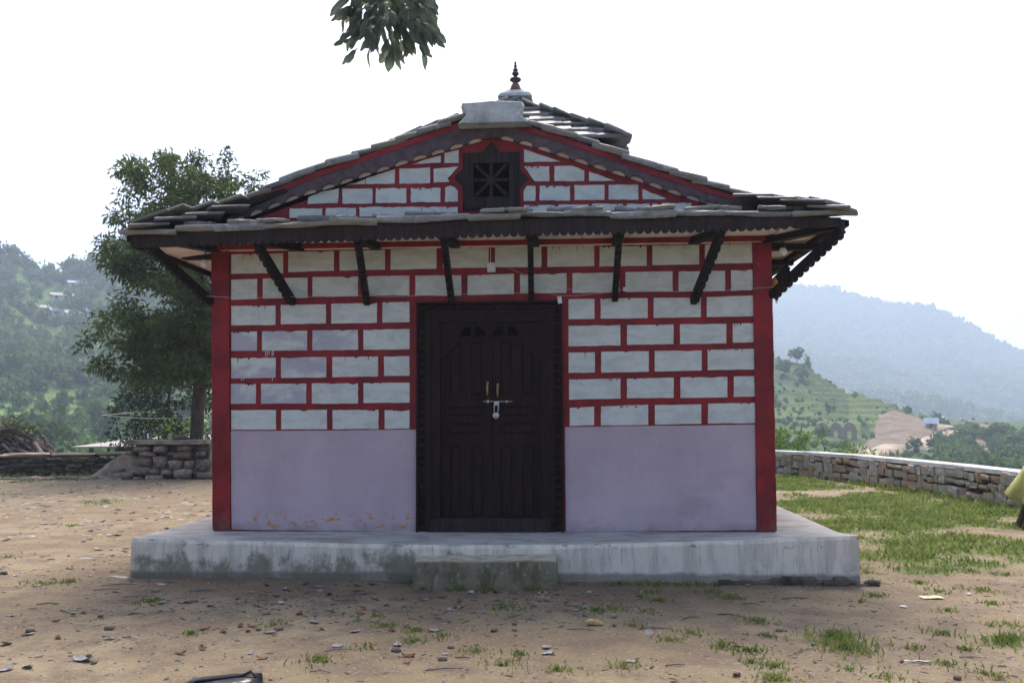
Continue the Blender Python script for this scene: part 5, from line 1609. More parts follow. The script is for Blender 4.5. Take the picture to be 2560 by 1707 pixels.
tr = empty('leafy_tree', (-8.05, 12.9, -0.36), 'tall dense tree with a bare straight trunk behind the stone platform', 'tree')
tb = B()
tb.tube([(0.02, 0, -0.3), (0, 0, 0.3), (-0.03, 0, 0.9), (-0.02, 0.02, 1.6), (0.03, 0.05, 2.4), (0.0, 0.0, 3.6), (-0.05, 0.05, 4.8), (0.05, 0.0, 6.4)], [0.21, 0.17, 0.155, 0.15, 0.15, 0.12, 0.08, 0.03], 10)
for k in range(16):
    a = k * 2.4
    z0 = 2.0 + k * 0.26
    L = 1.9 - 0.05 * k
    tb.tube([(0, 0, z0), (math.cos(a) * L * 0.45, math.sin(a) * L * 0.45, z0 + 0.35), (math.cos(a) * L, math.sin(a) * L, z0 + 0.55)], [0.06, 0.04, 0.012], 5)
tb.build('trunk', M['bark'], tr, True)
# crown built of leaf clumps; outline (half-widths by height) taken from the real tree's habit
tips = []
for k in range(520):
    z = RNG.uniform(2.3, 7.4)
    hl = float(np.interp(z, [1.9, 2.3, 3.0, 3.6, 4.5, 5.6, 6.3, 7.0, 7.4], [0.9, 2.0, 2.65, 2.6, 2.2, 2.2, 2.15, 1.9, 1.5]))
    hr = float(np.interp(z, [1.9, 2.4, 3.2, 4.2, 5.2, 5.9, 6.5, 7.1, 7.4], [0.9, 1.5, 2.2, 2.2, 2.2, 2.0, 1.7, 1.0, 0.7]))
    a = RNG.uniform(0, 2 * math.pi)
    q = math.sqrt(RNG.random())
    x = math.cos(a) * q * (hl if math.cos(a) < 0 else hr)
    y = math.sin(a) * q * 2.0
    n = noise.noise((x * 0.8, y * 0.8, z * 0.75 + 3.3))
    if n < (-0.20 if z < 5.6 else -0.10):
        continue
    tips.append((x, y, z, RNG.uniform(0.28, 0.50) * (0.8 if z > 5.8 else 1)))
tips += [(0.55, 0.0, 7.35, 0.33), (0.6, 0.1, 7.0, 0.36), (0.56, 0.0, 7.62, 0.25), (0.54, 0, 7.82, 0.18), (1.3, -.1, 6.85, .36), (1.45, 0, 7.2, .22), (1.2, 0, 6.5, .4), (1.7, 0, 6.6, .3), (-0.2, 0, 7.3, 0.34), (0.0, 0, 7.0, 0.32), (-1.0, 0, 7.35, .34), (-0.9, 0.1, 7.0, .36),
         (-1.75, 0, 7.1, 0.38), (-1.9, 0, 6.7, 0.4), (-1.5, 0, 6.9, 0.4), (-2.35, 0, 5.6, .35), (-2.15, 0, 5.0, .4), (-2.2, 0, 6.2, .35), (-2.65, -.2, 3.25, .34), (-2.8, -.2, 3.0, .25), (-2.45, -.1, 2.6, .35), (-1.9, -.2, 2.35, .3)]
Vq, Fq = tree_clumps(tips, 190, 0.4, 0.17, 0.050, 0.40, 1)
link('crown', npmesh('crown', Vq, Fq, M['leaf_tree']), tr)

t2 = empty('shrubby_tree', (-11.1, 18.0, -1.2), 'smaller grey green tree beyond the yard wall behind the trunk', 'tree')
tb = B()
tb.tube([(0, 0, -1.5), (0.05, 0, 0.8), (0, 0.1, 2.2), (0.1, 0, 3.4)], [0.14, 0.11, 0.07, 0.02], 8)
tb.build('trunk', M['bark'], t2, True)
tips = []
for k in range(110):
    z = RNG.uniform(0.2, 4.0)
    h_ = float(np.interp(z, [0.2, 1.5, 2.5, 3.6, 4.2], [1.35, 1.6, 1.5, 1.1, 0.5]))
    a, q = RNG.uniform(0, 6.28), math.sqrt(RNG.random())
    tips.append((math.cos(a) * q * h_, math.sin(a) * q * h_, z, RNG.uniform(.3, .5)))
Vq, Fq = tree_clumps(tips, 150, 0.4, 0.15, 0.055, 0.1, 1)
link('crown', npmesh('crown', Vq, Fq, M['leaf_shrub']), t2)

def shrub(loc, tips, per, L, Wd, mat, label, cat='shrub', droop=-0.3, stems=5):
    o = empty('leafy_shrub', loc, label, cat)
    b = B()
    for k in range(stems):
        a = k * 2.4
        x, y, z, r = tips[(k * 3) % len(tips)]
        b.tube([(0.1 * math.cos(a), 0.1 * math.sin(a), -0.6), (x * 0.5, y * 0.5, z * 0.5), (x, y, z)], [0.02, 0.016, 0.006], 5)
    b.build('stem', M['bark'], o)
    V_, F_ = tree_clumps(tips, per, .3, L, Wd, droop, 1)
    link('foliage', npmesh('foliage', V_, F_, mat), o)
    return o
shrub((-9.6, 15.6, -0.6), [(RNG.uniform(-.5, .5), RNG.uniform(-.4, .4), RNG.uniform(0.3, 1.7), RNG.uniform(.2, .35)) for _ in range(16)], 60, 0.13, 0.05, M['leaf_bright'], 'bright yellow green bush right of the bare trunk beside the temple')
def btips(x0, x1, f, n):
    return [(x, RNG.uniform(-.6, .6), f(x) * RNG.uniform(0.55, 1.0), RNG.uniform(.20, .36)) for x in RNG.uniform(x0, x1, n)]
shrub((6.55, 18.3, -1.08), btips(-0.9, 0.75, lambda x: 1.75 - 0.25 * abs(x), 34), 60, 0.16, 0.06, M['leaf_bright'], 'tall bright green bush behind the right wall next to the red column')
shrub((8.2, 18.2, -1.12), btips(-0.9, 0.9, lambda x: 1.35 - 0.28 * x, 28), 60, 0.17, 0.045, M['leaf_bright'], 'lower bright green bush over the coping beyond the right wall')
shrub((9.7, 18.8, -1.62), btips(-0.9, 0.9, lambda x: 1.55 - 0.2 * abs(x), 26), 60, 0.18, 0.045, M['leaf_bright'], 'grassy bright green clump farther right along the coping')
shrub((7.15, 4.75, -0.36), [(RNG.uniform(-.15, .35), RNG.uniform(-.2, .2), RNG.uniform(0.2, 1.0), RNG.uniform(.1, .2)) for _ in range(16)], 90, 0.14, 0.05, M['leaf_bright'], 'young bright plant against the right wall above the tarpaulin')
shrub((-17.4, 16.5, -2.0), [(RNG.uniform(-1.6, 1.4), RNG.uniform(-.5, .5), RNG.uniform(0.5, 3.9), RNG.uniform(.4, .6)) for _ in range(26)], 26, 0.22, 0.09, M['leaf_shrub'], 'dark hazy bush at the left edge above the heap of branches', 'bush')
for x, y, n in ((-12.4, 11.2, 5), (-11.0, 11.4, 6), (-9.7, 11.7, 5), (-10.3, 11.55, 4)):
    pass

# branch with big leaves hanging into the top of the frame; its trunk stands beside the camera's left
br = empty('broadleaf_tree', (-4.6, -5.2, -0.36), 'overhanging tree branch with big drooping leaves at the top of the sky', 'tree')
tb = B()
tb.tube([(0, 0, -0.3), (0.05, 0.05, 1.0), (0.0, 0.1, 2.6), (0.25, 0.3, 4.2), (0.9, 0.8, 5.4)], [0.24, 0.19, 0.16, 0.13, 0.10], 10)
tb.build('trunk', M['bark'], br, True)
lb = B()
HUB = Vector((4.045, 3.15, 4.53))
lb.tube([(0.8, 0.7, 5.25), (1.8, 1.5, 5.9), (2.9, 2.4, 5.8), (3.7, 2.95, 5.15), tuple(HUB)], [0.09, 0.07, 0.05, 0.03, 0.012], 8)
for dx, dy, dz in ((-.30, .1, -.18), (.25, -.1, -.15), (.0, .2, -.25), (-.1, -.2, -.2), (.35, .15, -.05), (-.4, -.05, .0)):
    lb.tube([tuple(HUB), tuple(HUB + Vector((dx, dy, dz)) * 0.6), tuple(HUB + Vector((dx, dy, dz)))], [0.010, 0.008, 0.004], 5)
lb.build('limb', M['bark'], br, True)
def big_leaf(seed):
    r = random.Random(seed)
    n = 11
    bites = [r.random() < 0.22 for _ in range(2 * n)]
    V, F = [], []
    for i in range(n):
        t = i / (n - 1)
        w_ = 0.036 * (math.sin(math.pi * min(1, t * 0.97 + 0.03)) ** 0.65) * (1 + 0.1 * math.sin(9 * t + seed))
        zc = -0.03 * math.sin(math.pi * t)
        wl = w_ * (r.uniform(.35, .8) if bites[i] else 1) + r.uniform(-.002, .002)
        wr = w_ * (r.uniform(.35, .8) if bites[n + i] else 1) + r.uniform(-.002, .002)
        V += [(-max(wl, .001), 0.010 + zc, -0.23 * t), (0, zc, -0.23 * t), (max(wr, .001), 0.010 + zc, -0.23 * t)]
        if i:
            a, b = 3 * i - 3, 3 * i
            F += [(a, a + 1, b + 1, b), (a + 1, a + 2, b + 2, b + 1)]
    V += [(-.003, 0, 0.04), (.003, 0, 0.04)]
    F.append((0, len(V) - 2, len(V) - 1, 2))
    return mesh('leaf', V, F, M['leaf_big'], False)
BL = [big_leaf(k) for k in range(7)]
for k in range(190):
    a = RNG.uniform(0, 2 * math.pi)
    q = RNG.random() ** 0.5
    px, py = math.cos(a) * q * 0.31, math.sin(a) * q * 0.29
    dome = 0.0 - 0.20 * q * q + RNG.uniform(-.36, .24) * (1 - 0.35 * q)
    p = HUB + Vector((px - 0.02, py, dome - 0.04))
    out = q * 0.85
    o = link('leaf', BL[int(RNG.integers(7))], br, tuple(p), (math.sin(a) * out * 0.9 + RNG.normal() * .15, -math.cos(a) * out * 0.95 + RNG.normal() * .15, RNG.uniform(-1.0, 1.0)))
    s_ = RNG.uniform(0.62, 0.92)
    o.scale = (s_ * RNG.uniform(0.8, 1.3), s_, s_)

# ================================================================== brushwood, tarpaulin, houses, lines
bp = empty('branch_heap', (-12.9, 13.2, -0.36), 'heap of dry crooked branches with cut leafy boughs on top at the left edge', 'brushwood heap')
for k in range(95):
    a = RNG.uniform(-1, 1)
    x0 = RNG.uniform(-1.5, 1.15)
    hmax = 1.15 * (1 - (max(0, x0 + 0.2) / 1.5) ** 1.2)
    z0 = RNG.uniform(0.05, max(0.12, hmax * 0.72)) + 0.45
    y0 = RNG.uniform(-.45, .3)
    L = RNG.uniform(0.4, 1.0)
    sl_ = RNG.uniform(-1.0, 0.5) if x0 < 0.3 else RNG.uniform(-1.2, -0.2)
    d = Vector((math.cos(sl_), RNG.uniform(-.3, .3), math.sin(sl_)))
    b = B()
    bend = Vector((RNG.uniform(-.1, .1), RNG.uniform(-.1, .1), RNG.uniform(-.08, .12)))
    r_ = RNG.uniform(0.018, 0.042)
    b.tube([Vector((x0, y0, z0)) - d * L * .5, Vector((x0, y0, z0)) + bend, Vector((x0, y0, z0)) + d * L * .5], [r_, r_ * .9, r_ * .6], 6)
    b.build('branch', M['stick'], bp, True)
hb_ = B()
R = []
for z, k in ((0.2, 0.86), (0.6, 0.74), (0.9, 0.5), (1.05, 0.25)):
    R.append([((-0.5 + 1.45 * k * math.cos(a)), 0.1 + 0.45 * k * math.sin(a), z) for a in np.linspace(0, 2 * math.pi, 13)[:-1]])
hb_.rings(R)
hb_.build('heap_core', M['grit_dark'], bp, True)
tips = [(x_, RNG.uniform(-.3, .3), 1.05 + (0.75 - 0.35 * (x_ + 1.5)) * RNG.uniform(0.0, 1.0), RNG.uniform(.16, .30)) for x_ in RNG.uniform(-1.6, 0.55, 46)]
Vq, Fq = tree_clumps(tips, 80, .3, 0.16, 0.06, 0.1, 1)
tag(link('leafy_bough', npmesh('leafy_bough', Vq, Fq, M['leaf_cut']), bp), kind='stuff')

tp = empty('covered_pole_stack', (6.74, 3.35, -0.36), 'stack of grey poles under a yellow green tarpaulin at the right edge', 'pole stack')
for k in range(16):
    a = math.pi * 0.55 + k * 2 * math.pi / 16
    rx, ry = 0.50 * math.cos(a), 0.50 * math.sin(a)
    b = B()
    b.tube([(rx, ry, -0.05), (rx * 0.55, ry * 0.55, 0.55), (rx * 0.15, ry * 0.15, 1.1)], [0.035, 0.03, 0.025], 6)
    b.build('pole', M['stick'], tp, True)
R = []
for z, r in ((0.30, 0.57), (0.34, 0.575), (0.55, 0.47), (0.85, 0.30), (1.10, 0.16), (1.22, 0.05)):
    R.append([(r * (1 + (0.08 * math.sin(5 * a + 1) + 0.05 * math.sin(11 * a)) * (1.3 - z)) * math.cos(a), r * (1 + (0.08 * math.sin(5 * a + 1) + 0.05 * math.sin(11 * a)) * (1.3 - z)) * math.sin(a), z + 0.05 * math.sin(3 * a) * (z < .4)) for a in np.linspace(0, 2 * math.pi, 61)[:-1]])
b = B()
b.rings(R, caps=False)
M['tarp'] = simple('yellow_green_tarpaulin', (0.33, 0.33, 0.09), 0.6, 0.2, 5.0, 0.2, rnd=False)
b.build('tarpaulin', M['tarp'], tp, True)

h1 = empty('tin_roofed_house', (-13.0, 21.5, -3.2), 'low house with a pale tin roof and green board wall behind the left wall', 'house')
b = B()
b.add([(-2.5, -0.7, 3.20), (4.2, -0.9, 3.24), (4.2, 3.0, 3.62), (-2.0, 3.0, 3.40), (-2.5, -0.7, 3.25), (4.2, -0.9, 3.29), (4.2, 3.0, 3.67), (-2.0, 3.0, 3.45)],
      [(3, 2, 1, 0), (4, 5, 6, 7), (0, 1, 5, 4), (1, 2, 6, 5), (2, 3, 7, 6), (3, 0, 4, 7)])
rf = b.build('roof', M['tin'], h1)
B().box(-1.25, 4.0, -0.25, 2.8, 0, 3.22).build('wall', M['green_wall'], h1)
for x in (-1.9, -1.3, 0.2, 2.2):
    B().box(x - .04, x + .04, -0.62, -0.54, 0.0, 3.22).build('post', M['stick'], h1)
b = B()
b.lathe([(0.09, 3.40), (0.09, 3.78), (0.05, 3.80), (0.05, 3.86)], 10, (-0.62, 0.6, 0))
b.build('flue', M['plastic'], h1, True)
b = B()
b.lathe([(0.07, 3.862), (0.08, 3.95), (0.03, 4.0)], 8, (-0.62, 0.6, 0))
b.build('flue_cap', M['tarp'], rf, True)
h2 = empty('slate_roofed_hut', (-11.9, 25.3, -3.0), 'grey layered hut roof showing between the trunk and the red column', 'hut')
b = B()
for k in range(5):
    b.box(-1.2 + 0.17 * k, 1.8 - 0.17 * k, -1.0 + .12 * k, 1.2 - .12 * k, 3.02 + 0.10 * k, 3.09 + 0.10 * k, 0, 0.01)
b.build('roof', M['slate'], h2)
B().box(-0.8, 1.4, -0.7, 0.9, 0.0, 3.02).build('wall', M['earth'], h2)

cl = empty('clothes_line', (-11.5, 15.0, 0.6), 'two slack clothes lines strung from a thin pole to the tree trunk', 'clothes line')
b = B()
b.tube([(0, 0, -3.0), (0.01, 0, 0.48)], [0.010, 0.006], 6)
b.build('pole', M['stick'], cl, True)
for e, sag in (((0.62, 2.95, 0.70), 0.03), ((3.35, -2.05, 0.40), 0.05)):
    b = B()
    b.tube([(e[0] * s, e[1] * s, 0.47 + (e[2] - 0.47) * s - sag * 4 * s * (1 - s)) for s in np.linspace(0, 1, 9)], 0.009, 5)
    b.build('line', M['string'], cl)

M['blue_tin'] = simple('blue_tin', (0.22, 0.31, 0.44), 0.6, 0.2, 0.4, 0.0, rnd=False)
M['white_wall'] = simple('far_pale_wall', (0.52, 0.50, 0.47), 0.9, 0.2, 0.4, 0.0, rnd=False)
def far_house(p, w_, h_, roofmat, label, rot=0.0, group='houses on the left hill', wallmat=None, dp=4.5):
    o = empty('hill_house', (p.x, p.y, p.z), label, 'house', group, (0, 0, rot))
    B().box(-w_ / 2, w_ / 2, -dp / 2, dp / 2, -2.0, h_).build('wall', wallmat or M['white_wall'], o)
    b = B()
    e = 0.5
    b.add([(-w_ / 2 - e, -dp / 2 - e, h_ + 0.02), (w_ / 2 + e, -dp / 2 - e, h_ + 0.02), (w_ / 2 + e, dp / 2 + e, h_ + 0.02), (-w_ / 2 - e, dp / 2 + e, h_ + 0.02), (-w_ / 2 - e, 0, h_ + 1.3), (w_ / 2 + e, 0, h_ + 1.3)],
          [(3, 2, 1, 0), (0, 1, 5, 4), (2, 3, 4, 5), (1, 2, 5), (3, 0, 4)])
    b.build('roof', roofmat, o)
    for x in ((-w_ / 4, w_ / 4) if w_ > 5 else (0,)):
        B().box(x - 0.45, x + 0.45, -dp / 2 - 0.05, -dp / 2 + 0.1, 0.1, 1.3).build('door', M['fascia'], o)
    return o
for az, el, w_, mt, lab in ((-28.95, 7.22, 6.0, 'blue_tin', 'long blue roofed house high on the left hill nearest the tree'), (-29.75, 6.52, 6.5, 'tin', 'white roofed house on the left hill below and left of the long blue roof'),
                            (-28.85, 6.5, 3.4, 'tin', 'tiny white roofed hut between the tree and the white roofed house'), (-30.5, 5.72, 4.0, 'tin', 'white roofed house lowest and leftmost on the left hill'),
                            (-29.75, 5.66, 6.0, 'blue_tin', 'lower blue roofed house on the left hill'), (-29.1, 5.62, 4.5, 'tin', 'white walled house beside the lower blue roof'), (-28.1, 5.72, 3.4, 'blue_tin', 'small blue roof half hidden by the tree crown')):
    p = left_f(az, el_to_t(LEFT_CREST, -3.6, az, el, 1.12))
    far_house(p, w_, 1.5, M[mt], lab, rad(-az) + 0.1)

def midp(az, el):
    return mid_f(az, el_to_t(MID_CREST, -4.0, az, el))
p = midp(16.1, -1.42)
ru = empty('stone_ruin', tuple(p), 'roofless ruin of three brown stone gables on the terraced hillside', 'ruin', None, (0, 0, rad(-16)))
for k, x in enumerate((-2.6, 0.0, 2.6)):
    b = B()
    b.prism_y([(x - 1.25, -1), (x - 0.5, -1), (x - 0.5, 1.3), (x + 0.25, 1.3), (x + 0.25, -1), (x + 1.25, -1), (x + 1.25, 1.9), (x + 0.7, 2.7), (x, 3.0), (x - 0.7, 2.75), (x - 1.25, 2.0)], -0.3, 0.3)
    b.box(x - 1.25, x - 0.9, 0.3, 3.2, -1, 1.9)
    b.box(x + 0.9, x + 1.25, 0.3, 3.2, -1, 1.9)
    b.build('gable_wall', M['earth'], ru)
far_house(midp(21.2, -1.12), 2.2, 1.1, M['blue_tin'], 'small shed with a pale blue roof at the top of the dirt road', rad(-21), 'buildings on the right hillside', M['earth'], 2)
o = far_house(midp(24.1, -1.35), 5.0, 1.2, M['earth'], 'flat roofed low house among the trees right of the dirt road', rad(-24), 'buildings on the right hillside', M['earth'], 5)
p = midp(21.84, -0.72)
b = B()
b.lathe([(0.7, -1.0), (0.7, 1.5), (0.45, 1.9), (0.15, 2.0)], 12)
tag(b.build('water_tank', M['plastic'], None, True, tuple(p)), 'small white water tank on the skyline at the end of the road', 'water tank')

# ================================================================== black bag at the bottom edge
bgp = empty('black_bag', (-0.985, -4.06, -0.36), 'shiny black bag with a zip lying on the dirt at the bottom edge', 'bag', None, (0, 0, rad(4)))
m = NT('black_bag_fabric', 0.32, 0.5)
m.col((0.010, 0.011, 0.014)).bump(m.noise(14, 3, 0.5), 0.5, 0.02)
M['bag'] = m.m
b = B()
R = []
for z, k, dx in ((0.0, 0.86, 0), (0.03, 1.0, 0), (0.12, 1.0, 0), (0.158, 0.93, 0.008), (0.172, 0.6, 0.012)):
    ring = []
    for a in np.linspace(0, 2 * math.pi, 25)[:-1]:
        ex = 0.55
        cx, cy = math.copysign(abs(math.cos(a)) ** ex, math.cos(a)), math.copysign(abs(math.sin(a)) ** ex, math.sin(a))
        ring.append((0.205 * k * cx + dx - 0.012, 0.13 * k * cy, z + (0.020 * (cx * k + 0.25) if z > 0.12 else 0) + 0.008 * noise.noise((cx * 3, cy * 3, z * 9))))
    R.append(ring)
b.rings(R)
b.build('body', M['bag'], bgp, True)
b = B()
b.tube([(-0.15, 0.09, 0.125), (-0.06, 0.105, 0.152), (0.06, 0.105, 0.166), (0.13, 0.09, 0.166)], 0.006, 6)
b.build('zip', M['black_plastic'], bgp)
b = B()
b.tube([(-0.17, -0.02, 0.150), (-0.10, -0.01, 0.172), (0.0, 0.0, 0.180), (0.10, 0.0, 0.190), (0.145, 0.0, 0.212), (0.17, -0.01, 0.19), (0.185, -0.02, 0.15)], 0.008, 6)
b.build('carry_strap', M['bag'], bgp, True)
b = B()
b.box(0.155, 0.170, 0.07, 0.085, 0.14, 0.165, 0, 0.003)
b.build('zip_pull', M['steel'], bgp)

# ================================================================== litter on the yard
def onz(x, y):
    z = yard_z(x, y)
    if -5 < x < 5 and -4.6 < y < 0.6:
        z += 0.006 * noise.noise((x * 3.1, y * 3.1, 0)) + 0.010 * max(0, noise.noise((x * 5.2, y * 7.5, 4)) - 0.1) - 0.016 * max(0, noise.noise((x * 4.0, y * 5.5, 9)) - 0.33)
    return z
def free(x, y):
    return not (-3.14 < x < 3.10 and y > -0.64) and not (-0.62 < x < 0.60 and y > -1.0)
def dead_leaf(seed, curl, mat, name='fallen_leaf'):
    r = random.Random(seed)
    n = 7
    V, F = [], []
    for i in range(n):
        t = i / (n - 1)
        w_ = 0.27 * math.sin(math.pi * min(1, 0.05 + t * 0.93)) ** 0.7 * (1 + r.uniform(-.15, .15))
        y = (t - 0.5)
        zc = curl * (0.22 * (t - .5) ** 2 * 4 - 0.03) + r.uniform(0, .02)
        V += [(-w_, y, zc + curl * 0.22 * r.uniform(.3, 1.2)), (0, y, zc), (w_, y, zc + curl * 0.22 * r.uniform(.3, 1.2))]
        if i:
            a, b = 3 * i - 3, 3 * i
            F += [(a, a + 1, b + 1, b), (a + 1, a + 2, b + 2, b + 1)]
    V += [(-.012, -.5, 0.01), (.012, -.5, 0.01), (.0, -.72, 0.03)]
    F.append((len(V) - 3, len(V) - 1, len(V) - 2))
    return mesh(name, V, F, mat)
GL = [dead_leaf(k, 0.35, M['leaf_grey']) for k in range(5)]
BR = [dead_leaf(20 + k, 0.45, M['leaf_brown']) for k in range(4)]
GN = [dead_leaf(40 + k, 0.4, M['leaf_green_dead']) for k in range(3)]
def litter(pool, x, y, s, label, group, cat='leaf', name='fallen_leaf'):
    if not free(x, y):
        return
    o = link(name, pool[int(RNG.integers(len(pool)))], None, (x, y, onz(x, y) + 0.004), (RNG.normal() * .12, RNG.normal() * .12, RNG.uniform(0, 6.28)))
    o.scale = (s, s, s)
    tag(o, label, cat, group)
for x, y in GREY:
    litter(GL, x, y, RNG.uniform(.055, .095) * (1.35 if y < -2.8 and x < -2 else 1), 'pale grey dry leaf lying flat on the bare dirt', 'pale grey leaves on the dirt')
for x, y in BROWN:
    litter(BR, x, y, RNG.uniform(.05, .08), 'curled rust brown dry leaf on the bare dirt', 'rust brown leaves on the dirt')
for _ in range(70):
    x, y = RNG.uniform(-9, -3.2), RNG.uniform(-0.5, 9.5)
    litter(GL, x, y, RNG.uniform(.07, .13), 'pale grey dry leaf lying flat on the bare dirt', 'pale grey leaves on the dirt')
for _ in range(14):
    x, y = RNG.uniform(-2.6, 0.6), RNG.uniform(-1.9, -0.66)
    litter(GN, x, y, RNG.uniform(.05, .085), 'wilted dark green leaf near the foot of the plinth', 'dark green leaves by the plinth')
for _ in range(6):
    litter(BR, RNG.uniform(-2.8, 2.6), RNG.uniform(-3.4, -0.7), RNG.uniform(.03, .06), 'curled rust brown dry leaf on the bare dirt', 'rust brown leaves on the dirt')
for i, (x, y) in enumerate(STICKS):
    if not free(x, y):
        continue
    L = RNG.uniform(0.04, 0.11)
    b = B()
    b.tube([(-L, 0, 0.006), (0, RNG.uniform(-.02, .02), 0.012), (L, RNG.uniform(-.01, .01), 0.007)], [0.0035, 0.0042, 0.002], 5)
    o = b.build('twig', M['stick'], None, True, (x, y, onz(x, y)))
    o.rotation_euler.z = RNG.normal() * 0.5
    tag(o, 'thin dry twig lying on the trodden dirt', 'twig', 'twigs on the dirt')
for i, (x, y) in enumerate(STONES):
    if not free(x, y):
        continue
    o = link('small_stone', ST_P[i % 8], None, (x, y, onz(x, y) + 0.008), (0, 0, RNG.uniform(0, 6)))
    s_ = RNG.uniform(0.022, 0.048)
    o.scale = (s_ * 1.3, s_, s_ * 0.7)
    tag(o, 'small rough stone lying on the trodden dirt', 'stone', 'small stones on the dirt')
def flat_bit(name, x, y, w_, h_, rot, mat, label, cat):
    b = B()
    n = 6
    V, F = [], []
    for i in range(n + 1):
        for j in (0, 1):
            V.append((-w_ / 2 + w_ * i / n, -h_ / 2 + h_ * j, 0.006 + 0.010 * abs(noise.noise((i * .7, j, x)))))
        if i:
            a = 2 * i - 2
            F.append((a, a + 2, a + 3, a + 1))
    b.add(V + [(v[0], v[1], v[2] - 0.0035) for v in V], F + [tuple(q + len(V) for q in reversed(f)) for f in F])
    o = b.build(name, mat, None, False, (x, y, onz(x, y) + 0.004))
    o.rotation_euler.z = rot
    return tag(o, label, cat)
M['wrap'] = simple('pale_yellow_wrapper', (0.62, 0.60, 0.30), 0.5, 0.25, 20.0, 0.1, rnd=False)
M['paper'] = simple('white_paper', (0.66, 0.65, 0.64), 0.7, 0.1, 20.0, 0.1, rnd=False)
flat_bit('wrapper', 3.44, -1.09, 0.16, 0.085, 0.1, M['wrap'], 'pale yellow wrapper lying flat on the dirt right of the plinth', 'wrapper')
flat_bit('paper_strip', 2.63, -2.98, 0.145, 0.012, -0.12, M['paper'], 'long thin white paper strip on the dirt among the grass tufts', 'paper')
flat_bit('paper_scrap', 3.10, -1.45, 0.035, 0.05, 0.6, M['paper'], 'small white paper scrap just below the pale yellow wrapper', 'paper')
flat_bit('paper_scrap', 3.80, -0.9, 0.03, 0.04, 0.2, M['paper'], 'small white paper scrap to the right of the pale yellow wrapper', 'paper')
M['teal'] = simple('teal_plastic', (0.10, 0.34, 0.30), 0.4, 0.2, 20.0, 0.1, rnd=False)
M['redp'] = simple('red_plastic', (0.42, 0.03, 0.05), 0.4, 0.2, 20.0, 0.1, rnd=False)
M['cob'] = simple('yellow_cob', (0.50, 0.38, 0.16), 0.8, 0.3, 40.0, 0.5, rnd=False)
flat_bit('plastic_scrap', 0.78, -1.65, 0.035, 0.03, 0.4, M['teal'], 'torn teal plastic scrap on the dirt right of the step', 'plastic scrap')
flat_bit('plastic_scrap', -0.80, -1.75, 0.045, 0.016, -0.3, M['redp'], 'torn red plastic scrap on the dirt left of the step', 'plastic scrap')
b = B()
b.tube([(-0.055, 0, 0.018), (-0.035, 0, 0.022), (0.02, 0, 0.02), (0.05, -0.004, 0.014), (0.06, -0.005, 0.012)], [0.010, 0.020, 0.019, 0.011, 0.004], 10)
o = tag(b.build('corn_cob', M['cob'], None, True, (0.83, -2.20, onz(0.83, -2.2))), 'gnawed yellow cob lying on the dirt in front of the step', 'corn cob')
o.rotation_euler.z = -0.12

# grit: tiny chips, pebbles and leaf crumbs nobody could count
def scatter_bits(name, n, area, smin, smax, mat, flat=0.5):
    Vs, Fs = [], []
    k = 0
    while k < n:
        x, y = RNG.uniform(area[0], area[1]), RNG.uniform(area[2], area[3])
        if not free(x, y) or noise.noise((x * 0.9, y * 0.9, 3)) + RNG.uniform(-.5, .5) < -0.15:
            k += 0.3
            continue
        s = smin + (smax - smin) * RNG.random() ** 3
        z = onz(x, y)
        a = RNG.random() * 6.28
        e = RNG.uniform(1.0, 2.6)
        ca, sa = math.cos(a) * s, math.sin(a) * s
        h = s * flat * RNG.uniform(.4, 1.2)
        P = [(-e, -.6), (e, -.7), (e * .8, .7), (-e * .7, .6)]
        i0 = len(Vs)
        Vs += [(x + u * ca - v * sa, y + u * sa + v * ca, z - 0.002) for u, v in P] + [(x + u * .6 * ca - v * .6 * sa, y + u * .6 * sa + v * .6 * ca, z + h) for u, v in P]
        Fs += [(i0 + 4, i0 + 5, i0 + 6, i0 + 7)] + [(i0 + q, i0 + (q + 1) % 4, i0 + 4 + (q + 1) % 4, i0 + 4 + q) for q in range(4)]
        k += 1
    tag(link(name, npmesh(name, Vs, Fs, mat)), kind='stuff')
scatter_bits('pebbles', 6500, (-5, 5, -4.2, 0.6), 0.003, 0.013, M['pebble'], 0.8)
scatter_bits('leaf_litter', 3000, (-5, 5, -4.2, 0.6), 0.003, 0.014, M['grit_dark'], 0.25)
scatter_bits('leaf_crumbs', 700, (-3.3, 0.8, -2.2, -0.62), 0.006, 0.024, M['leaf_green_dead'], 0.3)
scatter_bits('rust_leaf_crumbs', 420, (-3.3, 3.0, -3.6, -0.62), 0.004, 0.016, M['leaf_brown'], 0.4)
scatter_bits('grey_leaf_litter', 900, (-11, -3.2, -1.0, 10.3), 0.014, 0.05, M['leaf_grey'], 0.15)
scatter_bits('dry_chips', 900, (-11, -3.2, -1.0, 10.3), 0.01, 0.04, M['grit_dark'], 0.3)

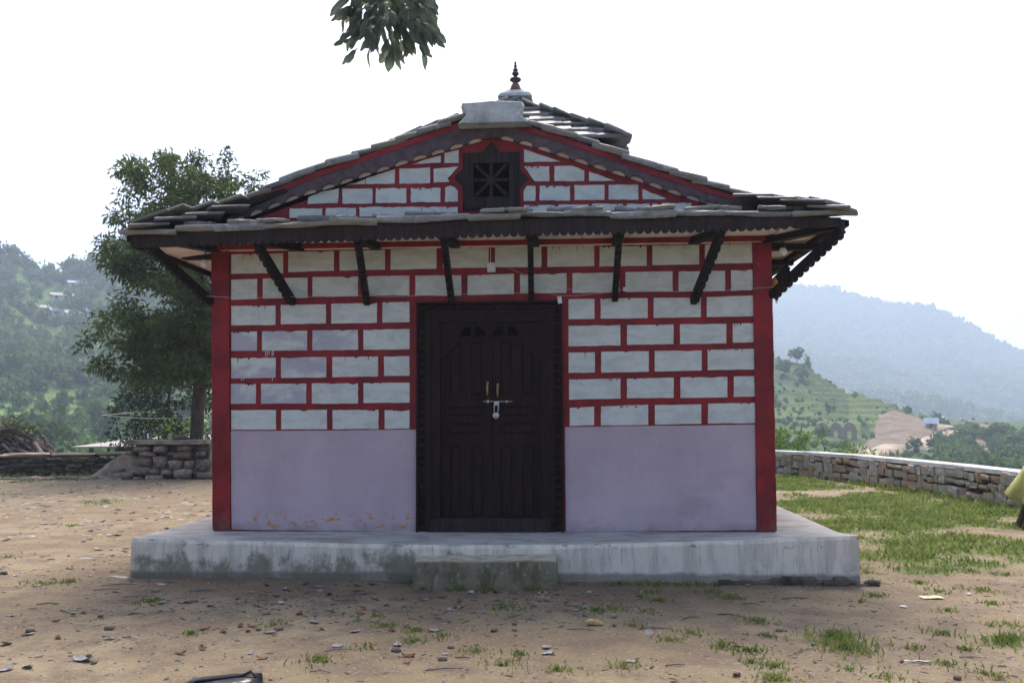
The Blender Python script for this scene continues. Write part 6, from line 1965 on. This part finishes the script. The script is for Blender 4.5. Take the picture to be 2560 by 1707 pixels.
# ================================================================== grass
P0, HT_, = [], []
def blades(x, y, n, r, h0, h1):
    for _ in range(n):
        a = RNG.random() * 6.28
        q = r * abs(RNG.normal()) * 0.6
        P0.append((x + q * math.cos(a), y + q * math.sin(a)))
        HT_.append(RNG.uniform(h0, h1))
for i, (x, y) in enumerate(TUFTS):
    if free(x, y):
        big = i in (20, 21, 36)
        blades(x, y, 260 if big else int(RNG.integers(25, 90)), 0.22 if big else RNG.uniform(0.08, 0.17), 0.012, 0.075 if big else 0.042)
for x in np.arange(-0.5, 0.55, 0.07):
    blades(x, -0.985, int(RNG.integers(0, 16)), 0.035, 0.02, 0.07)
for x in np.arange(1.0, 1.9, 0.08):
    blades(x, -0.72, int(RNG.integers(2, 22)), 0.06, 0.02, 0.06)
k = 0
while k < 42000:
    x, y = (RNG.uniform(2.95, 7.3), RNG.uniform(-3.4, 14.2)) if RNG.random() < 0.88 else (RNG.uniform(-11, -4.6), RNG.uniform(4.6, 10.5))
    k += 1
    if not free(x, y) or (x > 0 and x > np.interp(y, *XR) - 0.05):
        continue
    g = grass_mask(x, y)
    if RNG.random() < g ** 1.5:
        m_ = 2 if g > 0.5 else 1
        for _ in range(m_):
            P0.append((x + RNG.normal() * .03, y + RNG.normal() * .03))
            HT_.append(RNG.uniform(0.015, 0.062) * (0.45 + 0.9 * g) * (1.0 if x > 0 else 0.7))
for _ in range(900):                                # weeds along the foot of the right wall and the left wall
    y = RNG.uniform(2.5, 13.5)
    P0.append((np.interp(y, *XR) - 0.10 - abs(RNG.normal()) * 0.10, y))
    HT_.append(RNG.uniform(0.04, 0.15))
for _ in range(160):
    x = RNG.uniform(-13.2, -9.4)
    P0.append((x, np.interp(x, [-13.5, -11.6, -10.2, -8.8], [11.1, 11.85, 12.4, 12.9]) - 0.25 - abs(RNG.normal()) * 0.45))
    HT_.append(RNG.uniform(0.04, 0.16))
n = len(P0)
P0, HT_ = np.array(P0), np.array(HT_)
Z0_ = np.array([onz(x, y) for x, y in P0])
a = RNG.random(n) * 6.283
lean = HT_ * (0.35 + 0.9 * RNG.random(n))
b_ = RNG.random(n) * 6.283
wd = 0.0032 + 0.0024 * RNG.random(n) + 0.0006 * np.clip(P0[:, 1] + 4, 0, 20)
base = np.stack([P0[:, 0], P0[:, 1], Z0_ - 0.004], 1)
side = np.stack([np.cos(a) * wd, np.sin(a) * wd, np.zeros(n)], 1)
mid = base + np.stack([np.cos(b_) * lean * .35, np.sin(b_) * lean * .35, HT_ * .6], 1)
tip = base + np.stack([np.cos(b_) * lean, np.sin(b_) * lean, HT_ * .95], 1)
V = np.stack([base - side, base + side, mid + side * .8, mid - side * .8, tip], 1).reshape(-1, 3)
i0 = np.arange(n) * 5
F = np.concatenate([np.stack([i0, i0 + 1, i0 + 2], 1), np.stack([i0, i0 + 2, i0 + 3], 1), np.stack([i0 + 3, i0 + 2, i0 + 4], 1)])
tag(link('grass', npmesh('grass', V, F, M['grass'])), kind='stuff')

# ================================================================== haze over the valleys
hz = B()
hz.box(-1500, 1900, -300, 2150, -26, 330)
m = bpy.data.materials.new('haze_air')
m.use_nodes = True
m.node_tree.nodes.clear()
vo = m.node_tree.nodes.new('ShaderNodeVolumePrincipled')
vo.inputs['Color'].default_value = (0.66, 0.79, 1.0, 1)
vo.inputs['Density'].default_value = HAZE
vo.inputs['Anisotropy'].default_value = 0.35
mo = m.node_tree.nodes.new('ShaderNodeOutputMaterial')
m.node_tree.links.new(vo.outputs[0], mo.inputs['Volume'])
tag(hz.build('haze', m, None), kind='stuff')
